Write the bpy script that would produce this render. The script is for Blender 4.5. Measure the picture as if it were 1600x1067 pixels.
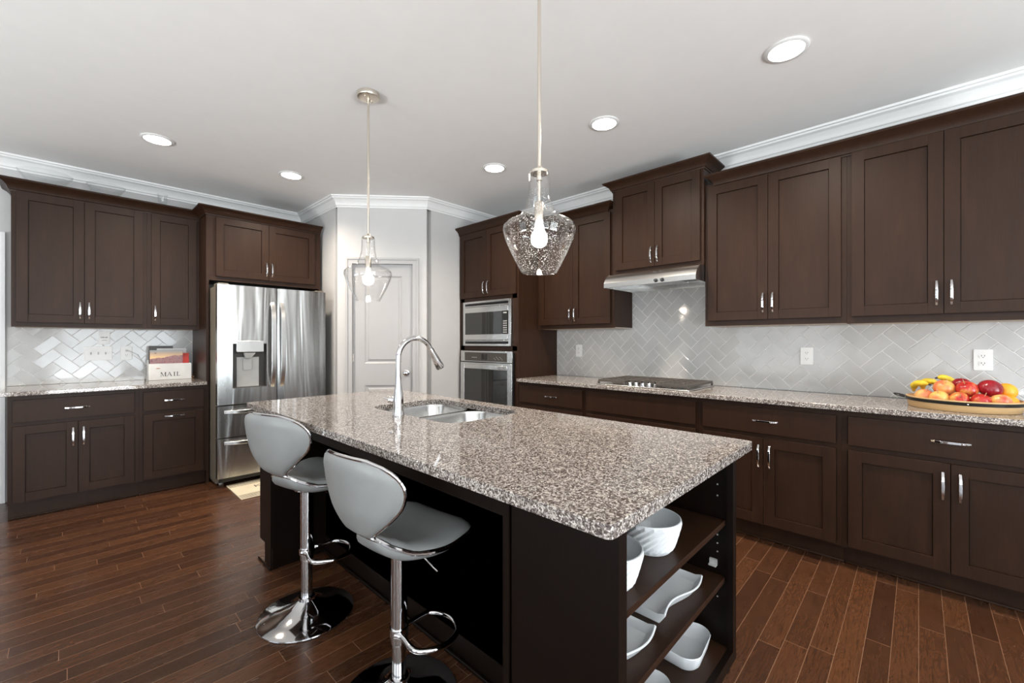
import bpy, bmesh, math, random
from mathutils import Vector, Matrix, noise
for o in list(bpy.data.objects): bpy.data.objects.remove(o)
SC = bpy.context.scene
COL = SC.collection
PI = math.pi
rnd = random.Random(7)
def R(d): return math.radians(d)

# ------------------------------------------------------------------ camera, world, daylight, exposure
CAM_H = 1.27
cam_d = bpy.data.cameras.new('camera'); cam = bpy.data.objects.new('camera', cam_d); COL.objects.link(cam)
cam.location = (0, 0, CAM_H)
cam.rotation_euler = (R(90), 0, R(43.7 - 90))
cam_d.sensor_width = 36.0; cam_d.lens = 36.0 * 665 / 1600
cam_d.clip_start = 0.02; cam_d.clip_end = 60
SC.camera = cam

world = bpy.data.worlds.new('sky'); SC.world = world; world.use_nodes = True
bg = world.node_tree.nodes['Background']
bg.inputs[0].default_value = (0.75, 0.87, 1.0, 1); bg.inputs[1].default_value = 1.2

SC.view_settings.view_transform = 'Standard'
SC.view_settings.look = 'None'
SC.view_settings.exposure = 0.36
SC.view_settings.gamma = 1.0
SC.view_settings.use_curve_mapping = False
try:
    SC.cycles.use_denoising = True
    SC.cycles.max_bounces = 10; SC.cycles.diffuse_bounces = 5; SC.cycles.glossy_bounces = 5
    SC.cycles.transparent_max_bounces = 16; SC.cycles.caustics_reflective = False; SC.cycles.caustics_refractive = False
    SC.cycles.sample_clamp_indirect = 6.0
except Exception: pass

def area_light(name, loc, rot, sx, sy, power, col):
    d = bpy.data.lights.new(name, 'AREA'); d.shape = 'RECTANGLE'; d.size = sx; d.size_y = sy; d.energy = power; d.color = col
    o = bpy.data.objects.new(name, d); COL.objects.link(o); o.location = loc; o.rotation_euler = rot
    return o
DAY = (0.90, 0.955, 1.0); FILL = (.97, .985, 1.0)
# daylight arriving through the windows behind the camera
area_light('daylight_back_window', (0.9, -4.52, 1.25), (R(100), 0, 0), 2.4, 2.2, 130, DAY)
area_light('daylight_back_window', (-1.9, -4.52, 1.25), (R(100), 0, 0), 2.2, 2.2, 34, DAY)
area_light('daylight_side_window', (-4.12, -1.7, 1.25), (R(100), 0, R(-90)), 3.0, 2.2, 24, DAY)
area_light('daylight_side_window', (-4.12, 2.2, 1.25), (R(100), 0, R(-90)), 2.0, 2.2, 16, DAY)
# unseen upward area lights added outside the windows to brighten the ceiling
area_light('added_ceiling_fill', (0.9, -5.9, 0.05), (R(180), 0, 0), 2.6, 2.6, 600, FILL)
area_light('added_ceiling_fill', (-1.9, -5.9, 0.05), (R(180), 0, 0), 2.2, 2.6, 560, FILL)
area_light('added_ceiling_fill', (-5.5, -1.7, 0.05), (R(180), 0, 0), 2.6, 3.0, 560, FILL)
area_light('added_ceiling_fill', (-5.5, 2.2, 0.05), (R(180), 0, 0), 2.6, 2.4, 700, FILL)

# ------------------------------------------------------------------ node helpers
def srgb(r, g, b):
    f = lambda c: c / 12.92 if c <= 0.04045 else ((c + 0.055) / 1.055) ** 2.4
    return (f(r / 255), f(g / 255), f(b / 255), 1)
class NT:
    def __init__(s, name):
        s.m = bpy.data.materials.new(name); s.m.use_nodes = True
        s.t = s.m.node_tree; s.b = s.t.nodes['Principled BSDF']; s.out = s.t.nodes['Material Output']
    def n(s, typ, **kw):
        x = s.t.nodes.new(typ)
        for k, v in kw.items(): setattr(x, k, v)
        return x
    def l(s, a, b): s.t.links.new(a, b)
    def set(s, **kw):
        for k, v in kw.items(): s.b.inputs[k.replace('_', ' ')].default_value = v
    def math(s, op, a, b=None, c=None):
        x = s.n('ShaderNodeMath', operation=op)
        for i, v in enumerate((a, b, c)):
            if v is None: continue
            if isinstance(v, (int, float)): x.inputs[i].default_value = v
            else: s.l(v, x.inputs[i])
        return x.outputs[0]
    def coord(s, kind='Object', scale=(1, 1, 1), rot=(0, 0, 0)):
        c = s.n('ShaderNodeTexCoord'); m = s.n('ShaderNodeMapping')
        m.inputs['Scale'].default_value = scale; m.inputs['Rotation'].default_value = rot
        s.l(c.outputs[kind], m.inputs[0]); return m.outputs[0]
    def ramp(s, fac, stops, interp='LINEAR'):
        r = s.n('ShaderNodeValToRGB'); cr = r.color_ramp; cr.interpolation = interp
        while len(cr.elements) > 1: cr.elements.remove(cr.elements[-1])
        cr.elements[0].position = stops[0][0]; cr.elements[0].color = stops[0][1]
        for p, c in stops[1:]:
            e = cr.elements.new(p); e.color = c
        s.l(fac, r.inputs[0]); return r.outputs[0]
    def noise(s, vec, scale, detail=3, rough=0.5, dist=0):
        x = s.n('ShaderNodeTexNoise'); x.inputs['Scale'].default_value = scale; x.inputs['Detail'].default_value = detail
        x.inputs['Roughness'].default_value = rough; x.inputs['Distortion'].default_value = dist
        if vec is not None: s.l(vec, x.inputs['Vector'])
        return x.outputs[0]
    def mix(s, fac, a, b, mode='MIX'):
        x = s.n('ShaderNodeMix', data_type='RGBA', blend_type=mode)
        for sock, v in ((x.inputs[0], fac), (x.inputs[6], a), (x.inputs[7], b)):
            if isinstance(v, (int, float)): sock.default_value = v
            elif isinstance(v, tuple): sock.default_value = v
            else: s.l(v, sock)
        return x.outputs[2]
    def bump(s, h, strength, dist=0.01):
        x = s.n('ShaderNodeBump'); x.inputs['Strength'].default_value = strength; x.inputs['Distance'].default_value = dist
        s.l(h, x.inputs['Height']); s.l(x.outputs[0], s.b.inputs['Normal'])
def plain(name, col, rough=0.5, metal=0.0, var=0.06, spec=0.5, coat=0.0):
    t = NT(name); v = t.noise(t.coord(), 9, 3)
    c0 = tuple(c * (1 - var) for c in col[:3]) + (1,); c1 = tuple(min(1, c * (1 + var)) for c in col[:3]) + (1,)
    t.l(t.ramp(v, [(0.3, c0), (0.7, c1)]), t.b.inputs['Base Color'])
    t.set(Roughness=rough, Metallic=metal, Specular_IOR_Level=spec, Coat_Weight=coat)
    return t.m
def emit(name, col, strength):
    t = NT(name); t.set(Base_Color=col, Emission_Color=col, Emission_Strength=strength); return t.m

# ------------------------------------------------------------------ materials
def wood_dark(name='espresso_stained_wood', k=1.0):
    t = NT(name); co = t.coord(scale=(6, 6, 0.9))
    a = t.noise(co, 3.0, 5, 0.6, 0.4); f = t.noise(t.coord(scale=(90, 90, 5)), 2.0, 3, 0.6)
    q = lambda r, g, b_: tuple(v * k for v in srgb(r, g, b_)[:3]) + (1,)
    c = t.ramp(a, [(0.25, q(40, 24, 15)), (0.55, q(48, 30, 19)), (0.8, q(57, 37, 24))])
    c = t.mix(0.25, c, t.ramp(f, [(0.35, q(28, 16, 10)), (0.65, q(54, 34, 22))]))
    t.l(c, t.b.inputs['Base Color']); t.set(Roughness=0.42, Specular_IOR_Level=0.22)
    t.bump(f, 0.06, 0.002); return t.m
def floor_mat():
    t = NT('dark_hardwood_planks'); c = t.n('ShaderNodeTexCoord'); s = t.n('ShaderNodeSeparateXYZ'); t.l(c.outputs['Object'], s.inputs[0])
    W = 0.0825
    v = t.math('DIVIDE', s.outputs[1], W); row = t.math('FLOOR', v); fv = t.math('FRACT', v)
    wn = t.n('ShaderNodeTexWhiteNoise', noise_dimensions='1D'); t.l(row, wn.inputs['W'])
    L = t.math('MULTIPLY_ADD', wn.outputs[0], 0.75, 0.5)
    wn2 = t.n('ShaderNodeTexWhiteNoise', noise_dimensions='1D'); t.l(t.math('ADD', row, 37.3), wn2.inputs['W'])
    u = t.math('DIVIDE', t.math('ADD', s.outputs[0], t.math('MULTIPLY', wn2.outputs[0], 7.0)), L)
    pl = t.math('FLOOR', u); fu = t.math('FRACT', u)
    cb = t.n('ShaderNodeCombineXYZ'); t.l(row, cb.inputs[0]); t.l(pl, cb.inputs[1])
    wn3 = t.n('ShaderNodeTexWhiteNoise', noise_dimensions='3D'); t.l(cb.outputs[0], wn3.inputs['Vector'])
    # grain: noise drawn out along the plank, shifted per plank
    g = t.n('ShaderNodeCombineXYZ')
    t.l(t.math('MULTIPLY_ADD', wn3.outputs[0], 31.0, t.math('MULTIPLY', s.outputs[0], 3.0)), g.inputs[0])
    t.l(t.math('MULTIPLY', s.outputs[1], 16.0), g.inputs[1]); t.l(t.math('MULTIPLY', wn3.outputs[0], 50.0), g.inputs[2])
    n1 = t.noise(g.outputs[0], 1.0, 3, 0.55, 0.6)
    rings = t.math('FRACT', t.math('MULTIPLY', n1, 13.0)); rings = t.math('ABSOLUTE', t.math('SUBTRACT', rings, 0.5))
    g2 = t.n('ShaderNodeCombineXYZ'); t.l(t.math('MULTIPLY', s.outputs[0], 8.0), g2.inputs[0]); t.l(t.math('MULTIPLY', s.outputs[1], 160.0), g2.inputs[1]); t.l(wn3.outputs[0], g2.inputs[2])
    n2 = t.noise(g2.outputs[0], 1.0, 3, 0.6)
    base = t.ramp(wn3.outputs[0], [(0.0, srgb(64, 39, 25)), (0.5, srgb(80, 50, 32)), (1.0, srgb(92, 58, 36))])
    c1 = t.mix(t.math('MULTIPLY', t.math('SUBTRACT', 0.5, rings), 0.75), base, srgb(44, 25, 15))
    c1 = t.mix(t.math('MULTIPLY', t.math('GREATER_THAN', n2, 0.56), 0.35), c1, srgb(40, 24, 16))
    e1 = t.math('LESS_THAN', t.math('MINIMUM', fv, t.math('SUBTRACT', 1.0, fv)), 0.011)
    e2 = t.math('LESS_THAN', t.math('MULTIPLY', t.math('MINIMUM', fu, t.math('SUBTRACT', 1.0, fu)), L), 0.0010)
    e = t.math('MAXIMUM', e1, e2)
    c2 = t.mix(t.math('MULTIPLY', e, 0.7), c1, srgb(150, 116, 92))
    t.l(c2, t.b.inputs['Base Color']); t.set(Specular_IOR_Level=0.5)
    t.l(t.math('MULTIPLY_ADD', n1, 0.14, 0.19), t.b.inputs['Roughness'])
    t.bump(t.math('SUBTRACT', t.math('MULTIPLY_ADD', rings, 0.35, t.math('MULTIPLY', n1, 0.8)), t.math('MULTIPLY', e, 0.8)), 0.22, 0.003)
    return t.m
def granite_mat():
    t = NT('speckled_granite'); co = t.coord()
    w = t.n('ShaderNodeTexNoise'); w.inputs['Scale'].default_value = 60; w.inputs['Detail'].default_value = 2; t.l(co, w.inputs['Vector'])
    wv = t.n('ShaderNodeVectorMath', operation='MULTIPLY_ADD'); t.l(w.outputs[1], wv.inputs[0]); wv.inputs[1].default_value = (0.010, 0.010, 0.010); t.l(co, wv.inputs[2])
    def vor(sc):
        v = t.n('ShaderNodeTexVoronoi'); v.inputs['Scale'].default_value = sc; t.l(wv.outputs[0], v.inputs['Vector'])
        sx = t.n('ShaderNodeSeparateColor'); t.l(v.outputs['Color'], sx.inputs[0]); return sx.outputs
    a = vor(180); b = vor(290); cc = vor(110)
    c = t.ramp(a[0], [(0.0, srgb(134, 126, 122)), (0.22, srgb(168, 160, 154)), (0.5, srgb(116, 107, 103)), (0.68, srgb(192, 185, 178)), (0.86, srgb(94, 86, 83))], 'CONSTANT')
    c = t.mix(t.math('MULTIPLY', t.math('GREATER_THAN', b[1], 0.74), 0.88), c, srgb(70, 62, 59))
    c = t.mix(t.math('MULTIPLY', t.math('GREATER_THAN', cc[2], 0.86), 0.65), c, srgb(84, 72, 66))
    c = t.mix(t.math('MULTIPLY', t.math('LESS_THAN', b[0], 0.12), 0.8), c, srgb(226, 220, 212))
    t.l(c, t.b.inputs['Base Color']); t.set(Roughness=0.07, Specular_IOR_Level=0.6)
    return t.m
def steel_mat(name, axis, rough=0.24, col=(0.66, 0.66, 0.65, 1), wave=0.0):
    t = NT(name); sc = [60, 60, 60]; sc[axis] = 1.2
    f = t.noise(t.coord(scale=tuple(sc)), 6.0, 3, 0.6)
    t.l(t.ramp(f, [(0.3, tuple(c * 0.93 for c in col[:3]) + (1,)), (0.7, col)]), t.b.inputs['Base Color'])
    t.set(Metallic=1.0, Roughness=rough)
    if wave:
        w = t.noise(t.coord(scale=(7.0, 7.0, 0.55)), 1.0, 2, 0.5, 0.6); t.bump(w, wave, 0.03)
    else: t.bump(f, 0.03, 0.001)
    return t.m
def glass_mat(name, speck=0.0, tint=(0.97, 0.98, 0.98, 1), fres=1.45, haze=0.0):
    t = NT(name); t.t.nodes.remove(t.b)
    tr = t.n('ShaderNodeBsdfTransparent'); tr.inputs[0].default_value = tint
    gl = t.n('ShaderNodeBsdfGlossy'); gl.inputs['Roughness'].default_value = 0.03
    fr = t.n('ShaderNodeFresnel'); ge = t.n('ShaderNodeNewGeometry')   # a thin wall reflects alike from both faces
    t.l(t.math('MULTIPLY_ADD', ge.outputs['Backfacing'], 1 / fres - fres, fres), fr.inputs['IOR'])
    m = t.n('ShaderNodeMixShader'); t.l(t.math('MULTIPLY', fr.outputs[0], 0.9), m.inputs[0]); t.l(tr.outputs[0], m.inputs[1]); t.l(gl.outputs[0], m.inputs[2])
    last = m.outputs[0]
    if speck or haze:
        df = t.n('ShaderNodeBsdfTranslucent'); df.inputs[0].default_value = (0.95, 0.95, 0.93, 1)
        d2 = t.n('ShaderNodeBsdfDiffuse'); d2.inputs[0].default_value = (0.95, 0.95, 0.93, 1)
        ad = t.n('ShaderNodeMixShader'); ad.inputs[0].default_value = 0.5; t.l(df.outputs[0], ad.inputs[1]); t.l(d2.outputs[0], ad.inputs[2])
        if speck:
            v = t.n('ShaderNodeTexVoronoi'); v.inputs['Scale'].default_value = 140; t.l(t.coord(), v.inputs['Vector'])
            n = t.noise(t.coord(), 25, 2)
            sp = t.math('MULTIPLY', t.math('LESS_THAN', v.outputs['Distance'], t.math('MULTIPLY', n, speck)), 0.85)
            sp = t.math('MAXIMUM', sp, haze)
        else: sp = haze
        m2 = t.n('ShaderNodeMixShader')
        if isinstance(sp, float): m2.inputs[0].default_value = sp
        else: t.l(sp, m2.inputs[0])
        t.l(last, m2.inputs[1]); t.l(ad.outputs[0], m2.inputs[2]); last = m2.outputs[0]
    t.l(last, t.out.inputs[0]); return t.m
def tile_mat():
    t = NT('glazed_grey_tile'); co = t.coord(); v = t.noise(co, 6, 2)
    t.l(t.ramp(v, [(0.3, srgb(186, 185, 183)), (0.7, srgb(197, 196, 194))]), t.b.inputs['Base Color'])
    t.set(Roughness=0.09, Specular_IOR_Level=0.55)
    t.bump(t.noise(co, 14, 2), 0.05, 0.004); return t.m
M = dict(
    wood=wood_dark(), shaded_wood=wood_dark('island_wood_shade_painted', .20), floor=floor_mat(), granite=granite_mat(), tile=tile_mat(),  # island gets a darkened copy of the cabinet wood, its shade painted in
    grout=plain('white_grout', srgb(240, 239, 236), 0.8),
    wall=plain('light_grey_wall_paint', srgb(192, 191, 190), 0.7, var=0.015),
    ceil=plain('ceiling_paint', srgb(236, 235, 233), 0.85, var=0.01),
    trim=plain('white_trim_paint', srgb(226, 226, 225), 0.4, var=0.01),
    maple=plain('pale_cabinet_underside', srgb(196, 184, 166), 0.5, var=0.05),
    chrome=plain('polished_chrome', (0.68, 0.68, 0.69, 1), 0.06, 1.0, var=0.01),
    nickel=plain('brushed_nickel', (0.70, 0.64, 0.56, 1), 0.27, 1.0, var=0.04),
    steel=steel_mat('brushed_steel', 1), fridge=steel_mat('fridge_steel', 2, 0.27, (0.50, 0.50, 0.49, 1), wave=0.5),
    sink=steel_mat('sink_steel', 1, 0.22, (0.52, 0.515, 0.50, 1)),
    fside=plain('warm_grey_fridge_side', srgb(112, 104, 92), 0.45),
    black=plain('black_plastic', srgb(20, 20, 21), 0.3), iron=plain('cast_iron', srgb(78, 73, 69), 0.5),
    bglass=plain('dark_oven_glass', srgb(30, 29, 28), 0.05, spec=0.9),
    dkgrey=plain('dark_grey_panel', srgb(62, 58, 54), 0.4), ltgrey=plain('light_grey_plastic', srgb(190, 189, 186), 0.35),
    leather=plain('grey_leatherette', srgb(142, 144, 143), 0.36, var=0.05),
    ceramic=plain('white_ceramic', srgb(228, 231, 233), 0.25, var=0.01),
    plastic=plain('white_plastic', srgb(236, 236, 234), 0.35, var=0.01), slot=plain('dark_slot', srgb(50, 46, 44), 0.5),
    bamboo=plain('bamboo_wood', srgb(214, 178, 128), 0.45, var=0.08),
    shade2=glass_mat('lightly_seeded_clear_glass', speck=0.17, haze=0.0, tint=(.99, .99, .99, 1)), shade=glass_mat('seeded_clear_glass', speck=0.31, haze=0.0, tint=(.99, .99, .99, 1)), pressed=glass_mat('pressed_clear_glass', tint=(0.97, 0.975, 0.975, 1), fres=1.35, haze=0.05),
    pane=glass_mat('window_glass'),
    bulb=emit('lit_bulb', (1.0, 0.89, 0.75, 1), 80.0), lens=emit('lit_downlight_lens', (1.0, 0.93, 0.82, 1), 14.0),
    hoodlens=emit('lit_hood_lens', (1.0, 0.85, 0.6, 1), 1.5),
    paper=plain('white_paper', srgb(236, 235, 232), 0.6), red=plain('red_card', srgb(206, 60, 48), 0.5),
    ink=plain('black_ink', srgb(38, 36, 36), 0.6), cord=plain('tan_cord', srgb(168, 128, 96), 0.5), mat=plain('cream_mat', srgb(214, 202, 176), 0.8),
)

# ------------------------------------------------------------------ mesh helpers
class MB:
    def __init__(s): s.bm = bmesh.new(); s.mi = 0
    def face(s, vs):
        try: f = s.bm.faces.new(vs); f.material_index = s.mi; return f
        except ValueError: return None
    def box(s, x0, x1, y0, y1, z0, z1):
        x0, x1 = sorted((x0, x1)); y0, y1 = sorted((y0, y1)); z0, z1 = sorted((z0, z1))
        v = [s.bm.verts.new(p) for p in ((x0, y0, z0), (x1, y0, z0), (x1, y1, z0), (x0, y1, z0), (x0, y0, z1), (x1, y0, z1), (x1, y1, z1), (x0, y1, z1))]
        for q in ((3, 2, 1, 0), (4, 5, 6, 7), (0, 1, 5, 4), (1, 2, 6, 5), (2, 3, 7, 6), (3, 0, 4, 7)): s.face([v[i] for i in q])
        return s
    def fbox(s, fr, u0, u1, v0, v1, d0, d1):
        a = fr(u0, d0, v0); b = fr(u1, d1, v1); return s.box(a[0], b[0], a[1], b[1], a[2], b[2])
    def loft(s, loops, cap0=True, cap1=True, closed=True):
        L = [[s.bm.verts.new(p) for p in lp] for lp in loops]; n = len(L[0])
        for a, b in zip(L, L[1:]):
            for i in range(n if closed else n - 1):
                j = (i + 1) % n; s.face([a[i], a[j], b[j], b[i]])
        if cap0: s.face(list(reversed(L[0])))
        if cap1: s.face(L[-1])
        return L
    def tube(s, pts, r, n=10, closed=False):
        pts = [Vector(p) for p in pts]; N = len(pts); rs = r if isinstance(r, (list, tuple)) else [r] * N
        up = Vector((0, 0, 1)); loops = []; pn = None
        for i, p in enumerate(pts):
            if closed: t = pts[(i + 1) % N] - pts[i - 1]
            else: t = pts[min(i + 1, N - 1)] - pts[max(i - 1, 0)]
            t.normalize()
            if pn is None:
                pn = t.cross(up)
                if pn.length < 1e-3: pn = t.cross(Vector((1, 0, 0)))
            pn = pn - t * pn.dot(t); pn.normalize(); b = t.cross(pn)
            loops.append([p + (pn * math.cos(2 * PI * k / n) + b * math.sin(2 * PI * k / n)) * rs[i] for k in range(n)])
        if closed: loops.append(loops[0])
        s.loft(loops, not closed, not closed); return s
    def lathe(s, prof, c=(0, 0, 0), n=32, mat=None, cap0=False, cap1=False, fn=None):
        loops = []
        for r, z in prof:
            lp = []
            for k in range(n):
                a = 2 * PI * k / n; rr = max(r, 1e-4)
                if fn: rr = fn(rr, a, z)
                p = Vector((rr * math.cos(a), rr * math.sin(a), z))
                if mat is not None: p = mat @ p
                lp.append(Vector(c) + p)
            loops.append(lp)
        s.loft(loops, cap0, cap1); return s
    def prism(s, poly, fn, d0, d1):
        s.loft([[fn(p[0], p[1], d0) for p in poly], [fn(p[0], p[1], d1) for p in poly]]); return s
    def sweep(s, prof, path, closed_prof=True):
        P = [Vector((p[0], p[1])) for p in path]; loops = []
        for i, p in enumerate(P):
            ns = []
            if i > 0: d = (P[i] - P[i - 1]).normalized(); ns.append(Vector((d.y, -d.x)))
            if i < len(P) - 1: d = (P[i + 1] - P[i]).normalized(); ns.append(Vector((d.y, -d.x)))
            m = ns[0] if len(ns) == 1 else (ns[0] + ns[1]) / (1 + ns[0].dot(ns[1]))
            loops.append([Vector((p.x + m.x * d_, p.y + m.y * d_, z)) for d_, z in prof])
        s.loft(loops); return s
    def sphere(s, c, r, seg=20, ring=12, sq=(1, 1, 1), rot=None):
        prof = [(math.sin(PI * i / ring), -math.cos(PI * i / ring)) for i in range(ring + 1)]
        mm = Matrix.Diagonal((r * sq[0], r * sq[1], r * sq[2])).to_4x4()
        if rot is not None: mm = rot.to_4x4() @ mm
        return s.lathe(prof, c, seg, mm, True, True)
def obj(name, mb, mats, parent=None, bevel=0.0, smooth=True, kind=None, sharp=38, local=False):
    root = parent
    while root is not None and root.parent is not None: root = root.parent
    bm = mb.bm
    bmesh.ops.remove_doubles(bm, verts=bm.verts, dist=1e-6)
    bmesh.ops.recalc_face_normals(bm, faces=bm.faces)
    if root is not None and not local: bmesh.ops.translate(bm, verts=bm.verts, vec=-Vector(root.location))
    me = bpy.data.meshes.new(name); bm.to_mesh(me); bm.free()
    for m in (mats if isinstance(mats, (list, tuple)) else [mats]): me.materials.append(M[m] if isinstance(m, str) else m)
    o = bpy.data.objects.new(name, me); COL.objects.link(o)
    if parent is not None: o.parent = parent
    if smooth: me.shade_smooth(); me.set_sharp_from_angle(angle=R(sharp))
    if bevel:
        b = o.modifiers.new('bevel', 'BEVEL'); b.width = bevel; b.segments = 2; b.limit_method = 'ANGLE'; b.angle_limit = R(40)
    if kind: o['kind'] = kind
    return o
def tag(o, label, cat, group=None):
    o['label'] = label; o['category'] = cat
    if group: o['group'] = group
    return o
def thing(name, label, cat, loc=(0, 0, 0), rz=0, group=None):
    o = bpy.data.objects.new(name, None); COL.objects.link(o); o.empty_display_size = 0.05
    o.location = loc; o.rotation_euler = (0, 0, rz); return tag(o, label, cat, group)
def dup(root, loc, rz, label):
    r = root.copy(); COL.objects.link(r); r.location = loc; r.rotation_euler = (0, 0, rz); r['label'] = label
    for ch in root.children:
        c = ch.copy(); COL.objects.link(c); c.parent = r
        for g in ch.children:
            d = g.copy(); COL.objects.link(d); d.parent = c
    return r
def rrect(x0, x1, y0, y1, r, n=6):
    out = []
    for cx, cy, a0 in ((x1 - r, y1 - r, 0), (x0 + r, y1 - r, 90), (x0 + r, y0 + r, 180), (x1 - r, y0 + r, 270)):
        for k in range(n + 1):
            a = R(a0 + 90 * k / n); out.append((cx + r * math.cos(a), cy + r * math.sin(a)))
    return out
def lerp_table(tab, x):
    for (a, b), (c, d) in zip(tab, tab[1:]):
        if x <= c:
            t = (x - a) / (c - a); t = max(0, t); return b + (d - b) * t
    return tab[-1][1]
def smooth_table(tab, x):
    # Catmull-Rom through the table
    for i in range(len(tab) - 1):
        if x <= tab[i + 1][0] or i == len(tab) - 2:
            p0 = tab[max(i - 1, 0)][1]; p1 = tab[i][1]; p2 = tab[i + 1][1]; p3 = tab[min(i + 2, len(tab) - 1)][1]
            t = min(1, max(0, (x - tab[i][0]) / (tab[i + 1][0] - tab[i][0])))
            return 0.5 * (2 * p1 + (p2 - p0) * t + (2 * p0 - 5 * p1 + 4 * p2 - p3) * t * t + (3 * p1 - p0 - 3 * p2 + p3) * t ** 3)
def FL(Y): return lambda u, d, v: (u, Y - d, v)       # things facing -y (left wall)
def FR(X): return lambda u, d, v: (X - d, u, v)       # things facing -x (right wall)

# ------------------------------------------------------------------ room shell
ZC = 2.743; YL = 5.22; XR = 3.62; XA = 1.905; YB = 3.68; PA = (1.905, 4.282); PB = (2.573, 3.68); YBACK = -4.4; XS = -4.0
b = MB(); b.box(XS - .1, XR + .1, YBACK - .1, YL + .1, -0.08, 0); obj('floor', b, 'floor', kind='structure')
b = MB(); b.box(XS - .1, XR + .1, YBACK - .1, YL + .1, ZC, ZC + .1); obj('ceiling', b, 'ceil', kind='structure')
b = MB(); b.box(XS - .1, XA, YL, YL + .1, 0, ZC); obj('wall_left', b, 'wall', kind='structure')
b = MB(); b.box(XR, XR + .1, YBACK - .1, YB, 0, ZC); obj('wall_right', b, 'wall', kind='structure')
b = MB(); b.box(XA, XA + .1, PA[1] + .06, YL, 0, ZC); obj('wall_pantry_left', b, 'wall', kind='structure')
dv = Vector((PB[0] - PA[0], PB[1] - PA[1])); WL = dv.length; dv.normalize(); nv = Vector((dv.y, -dv.x))   # towards the room
def FW(u, d, v): return (PA[0] + dv.x * u + nv.x * d, PA[1] + dv.y * u + nv.y * d, v)
def wbox(mb, u0, u1, v0, v1, d0, d1):
    mb.loft([[FW(u0, d0, v0), FW(u1, d0, v0), FW(u1, d1, v0), FW(u0, d1, v0)], [FW(u0, d0, v1), FW(u1, d0, v1), FW(u1, d1, v1), FW(u0, d1, v1)]])
b = MB(); wbox(b, 0, .145, 0, ZC, -.1, 0); wbox(b, .763, WL, 0, ZC, -.1, 0); wbox(b, .145, .763, 2.072, ZC, -.1, 0)
obj('wall_pantry_front', b, 'wall', kind='structure')
b = MB(); b.box(PB[0] + .06, XR + .1, YB, YB + .1, 0, ZC); obj('wall_pantry_right', b, 'wall', kind='structure')
# walls behind the camera, with window openings
def wall_open(name, horiz, fixed0, fixed1, a0, a1, holes, z0=.12, z1=2.38):
    m = MB(); cuts = [a0] + [h for hh in holes for h in hh] + [a1]
    def bx(p, q, lo, hi):
        if horiz: m.box(p, q, fixed0, fixed1, lo, hi)
        else: m.box(fixed0, fixed1, p, q, lo, hi)
    for i in range(0, len(cuts), 2): bx(cuts[i], cuts[i + 1], 0, ZC)
    for p, q in holes: bx(p, q, 0, z0); bx(p, q, z1, ZC)
    obj(name, m, 'wall', kind='structure')
wall_open('wall_back', True, YBACK - .1, YBACK, XS, XR, [(-3.0, -.8), (-.3, 2.1)])
wall_open('wall_side', False, XS - .1, XS, YBACK - .1, YL, [(-3.2, -.2), (1.2, 3.2)])
def window(n, horiz, f, a0, a1, z0=.12, z1=2.38):
    m = MB(); pn = MB()
    def bx(mm, p, q, lo, hi, t):
        if horiz: mm.box(p, q, f - t, f + t, lo, hi)
        else: mm.box(f - t, f + t, p, q, lo, hi)
    for p, q in ((a0, a0 + .05), (a1 - .05, a1), ((a0 + a1) / 2 - .03, (a0 + a1) / 2 + .03)): bx(m, p, q, z0, z1, .04)
    for lo, hi in ((z0, z0 + .05), (z1 - .05, z1), ((z0 + z1) / 2 - .02, (z0 + z1) / 2 + .02)): bx(m, a0, a1, lo, hi, .035)
    o = obj('window_%d' % n, m, 'trim', kind='structure'); bx(pn, a0 + .03, a1 - .03, z0 + .03, z1 - .03, .004); g = obj('pane', pn, 'pane', o)
window(1, True, YBACK - .05, -3.0, -.8); window(2, True, YBACK - .05, -.3, 2.1); window(3, False, XS - .05, -3.2, -.2); window(4, False, XS - .05, 1.2, 3.2)

crown = [(0, ZC - .108), (.010, ZC - .108), (.012, ZC - .094), (.020, ZC - .088), (.022, ZC - .078), (.030, ZC - .056), (.046, ZC - .036), (.064, ZC - .026), (.068, ZC - .016), (.080, ZC - .013), (.084, ZC), (0, ZC)]
b = MB(); b.sweep(crown, [(XS, YL), (XA, YL), PA, PB, (XR, YB), (XR, YBACK)]); obj('trim_1', b, 'trim', kind='structure', sharp=20)
b = MB()
bp = [(0, 0), (.014, 0), (.014, .085), (.008, .10), (.006, .12), (0, .12)]
b.sweep(bp, [FW(.0, 0, 0)[:2], FW(.085, 0, 0)[:2]]); b.sweep(bp, [FW(.823, 0, 0)[:2], PB, (3.0, YB)]); obj('baseboard_pantry', b, 'trim', kind='structure')
# pantry door with casing
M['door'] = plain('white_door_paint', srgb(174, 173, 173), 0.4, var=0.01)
door = MB()
def panel_door(m, u0, u1, v0, v1, d0, d1, panels):
    """slab with recessed mouldings round each raised panel"""
    us = sorted({u0, u1} | {p for q in panels for p in q[:2]}); vs = sorted({v0, v1} | {p for q in panels for p in q[2:]})
    wbox(m, u0, u1, v0, v1, d0, d1 - .012)
    def ring(lo):
        return lo
    # stiles and rails
    pu0, pu1 = panels[0][0], panels[0][1]
    wbox(m, u0, pu0, v0, v1, d1 - .012, d1); wbox(m, pu1, u1, v0, v1, d1 - .012, d1)
    pv = sorted((q[2], q[3]) for q in panels); edges = [v0] + [e for q in pv for e in q] + [v1]
    for i in range(0, len(edges), 2): wbox(m, pu0, pu1, edges[i], edges[i + 1], d1 - .012, d1)
    for a, c, e, f in panels:
        def rect(i, d): return [FW(a + i, d, e + i), FW(c - i, d, e + i), FW(c - i, d, f - i), FW(a + i, d, f - i)]
        m.loft([rect(0, d1 - .001), rect(.014, d1 - .010), rect(.026, d1 - .010), rect(.042, d1 - .002)], False, True)
panel_door(door, .149, .757, .01, 2.064, -.062, -.022, [(.268, .645, .20, .82), (.268, .645, 1.045, 1.945)])
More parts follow.
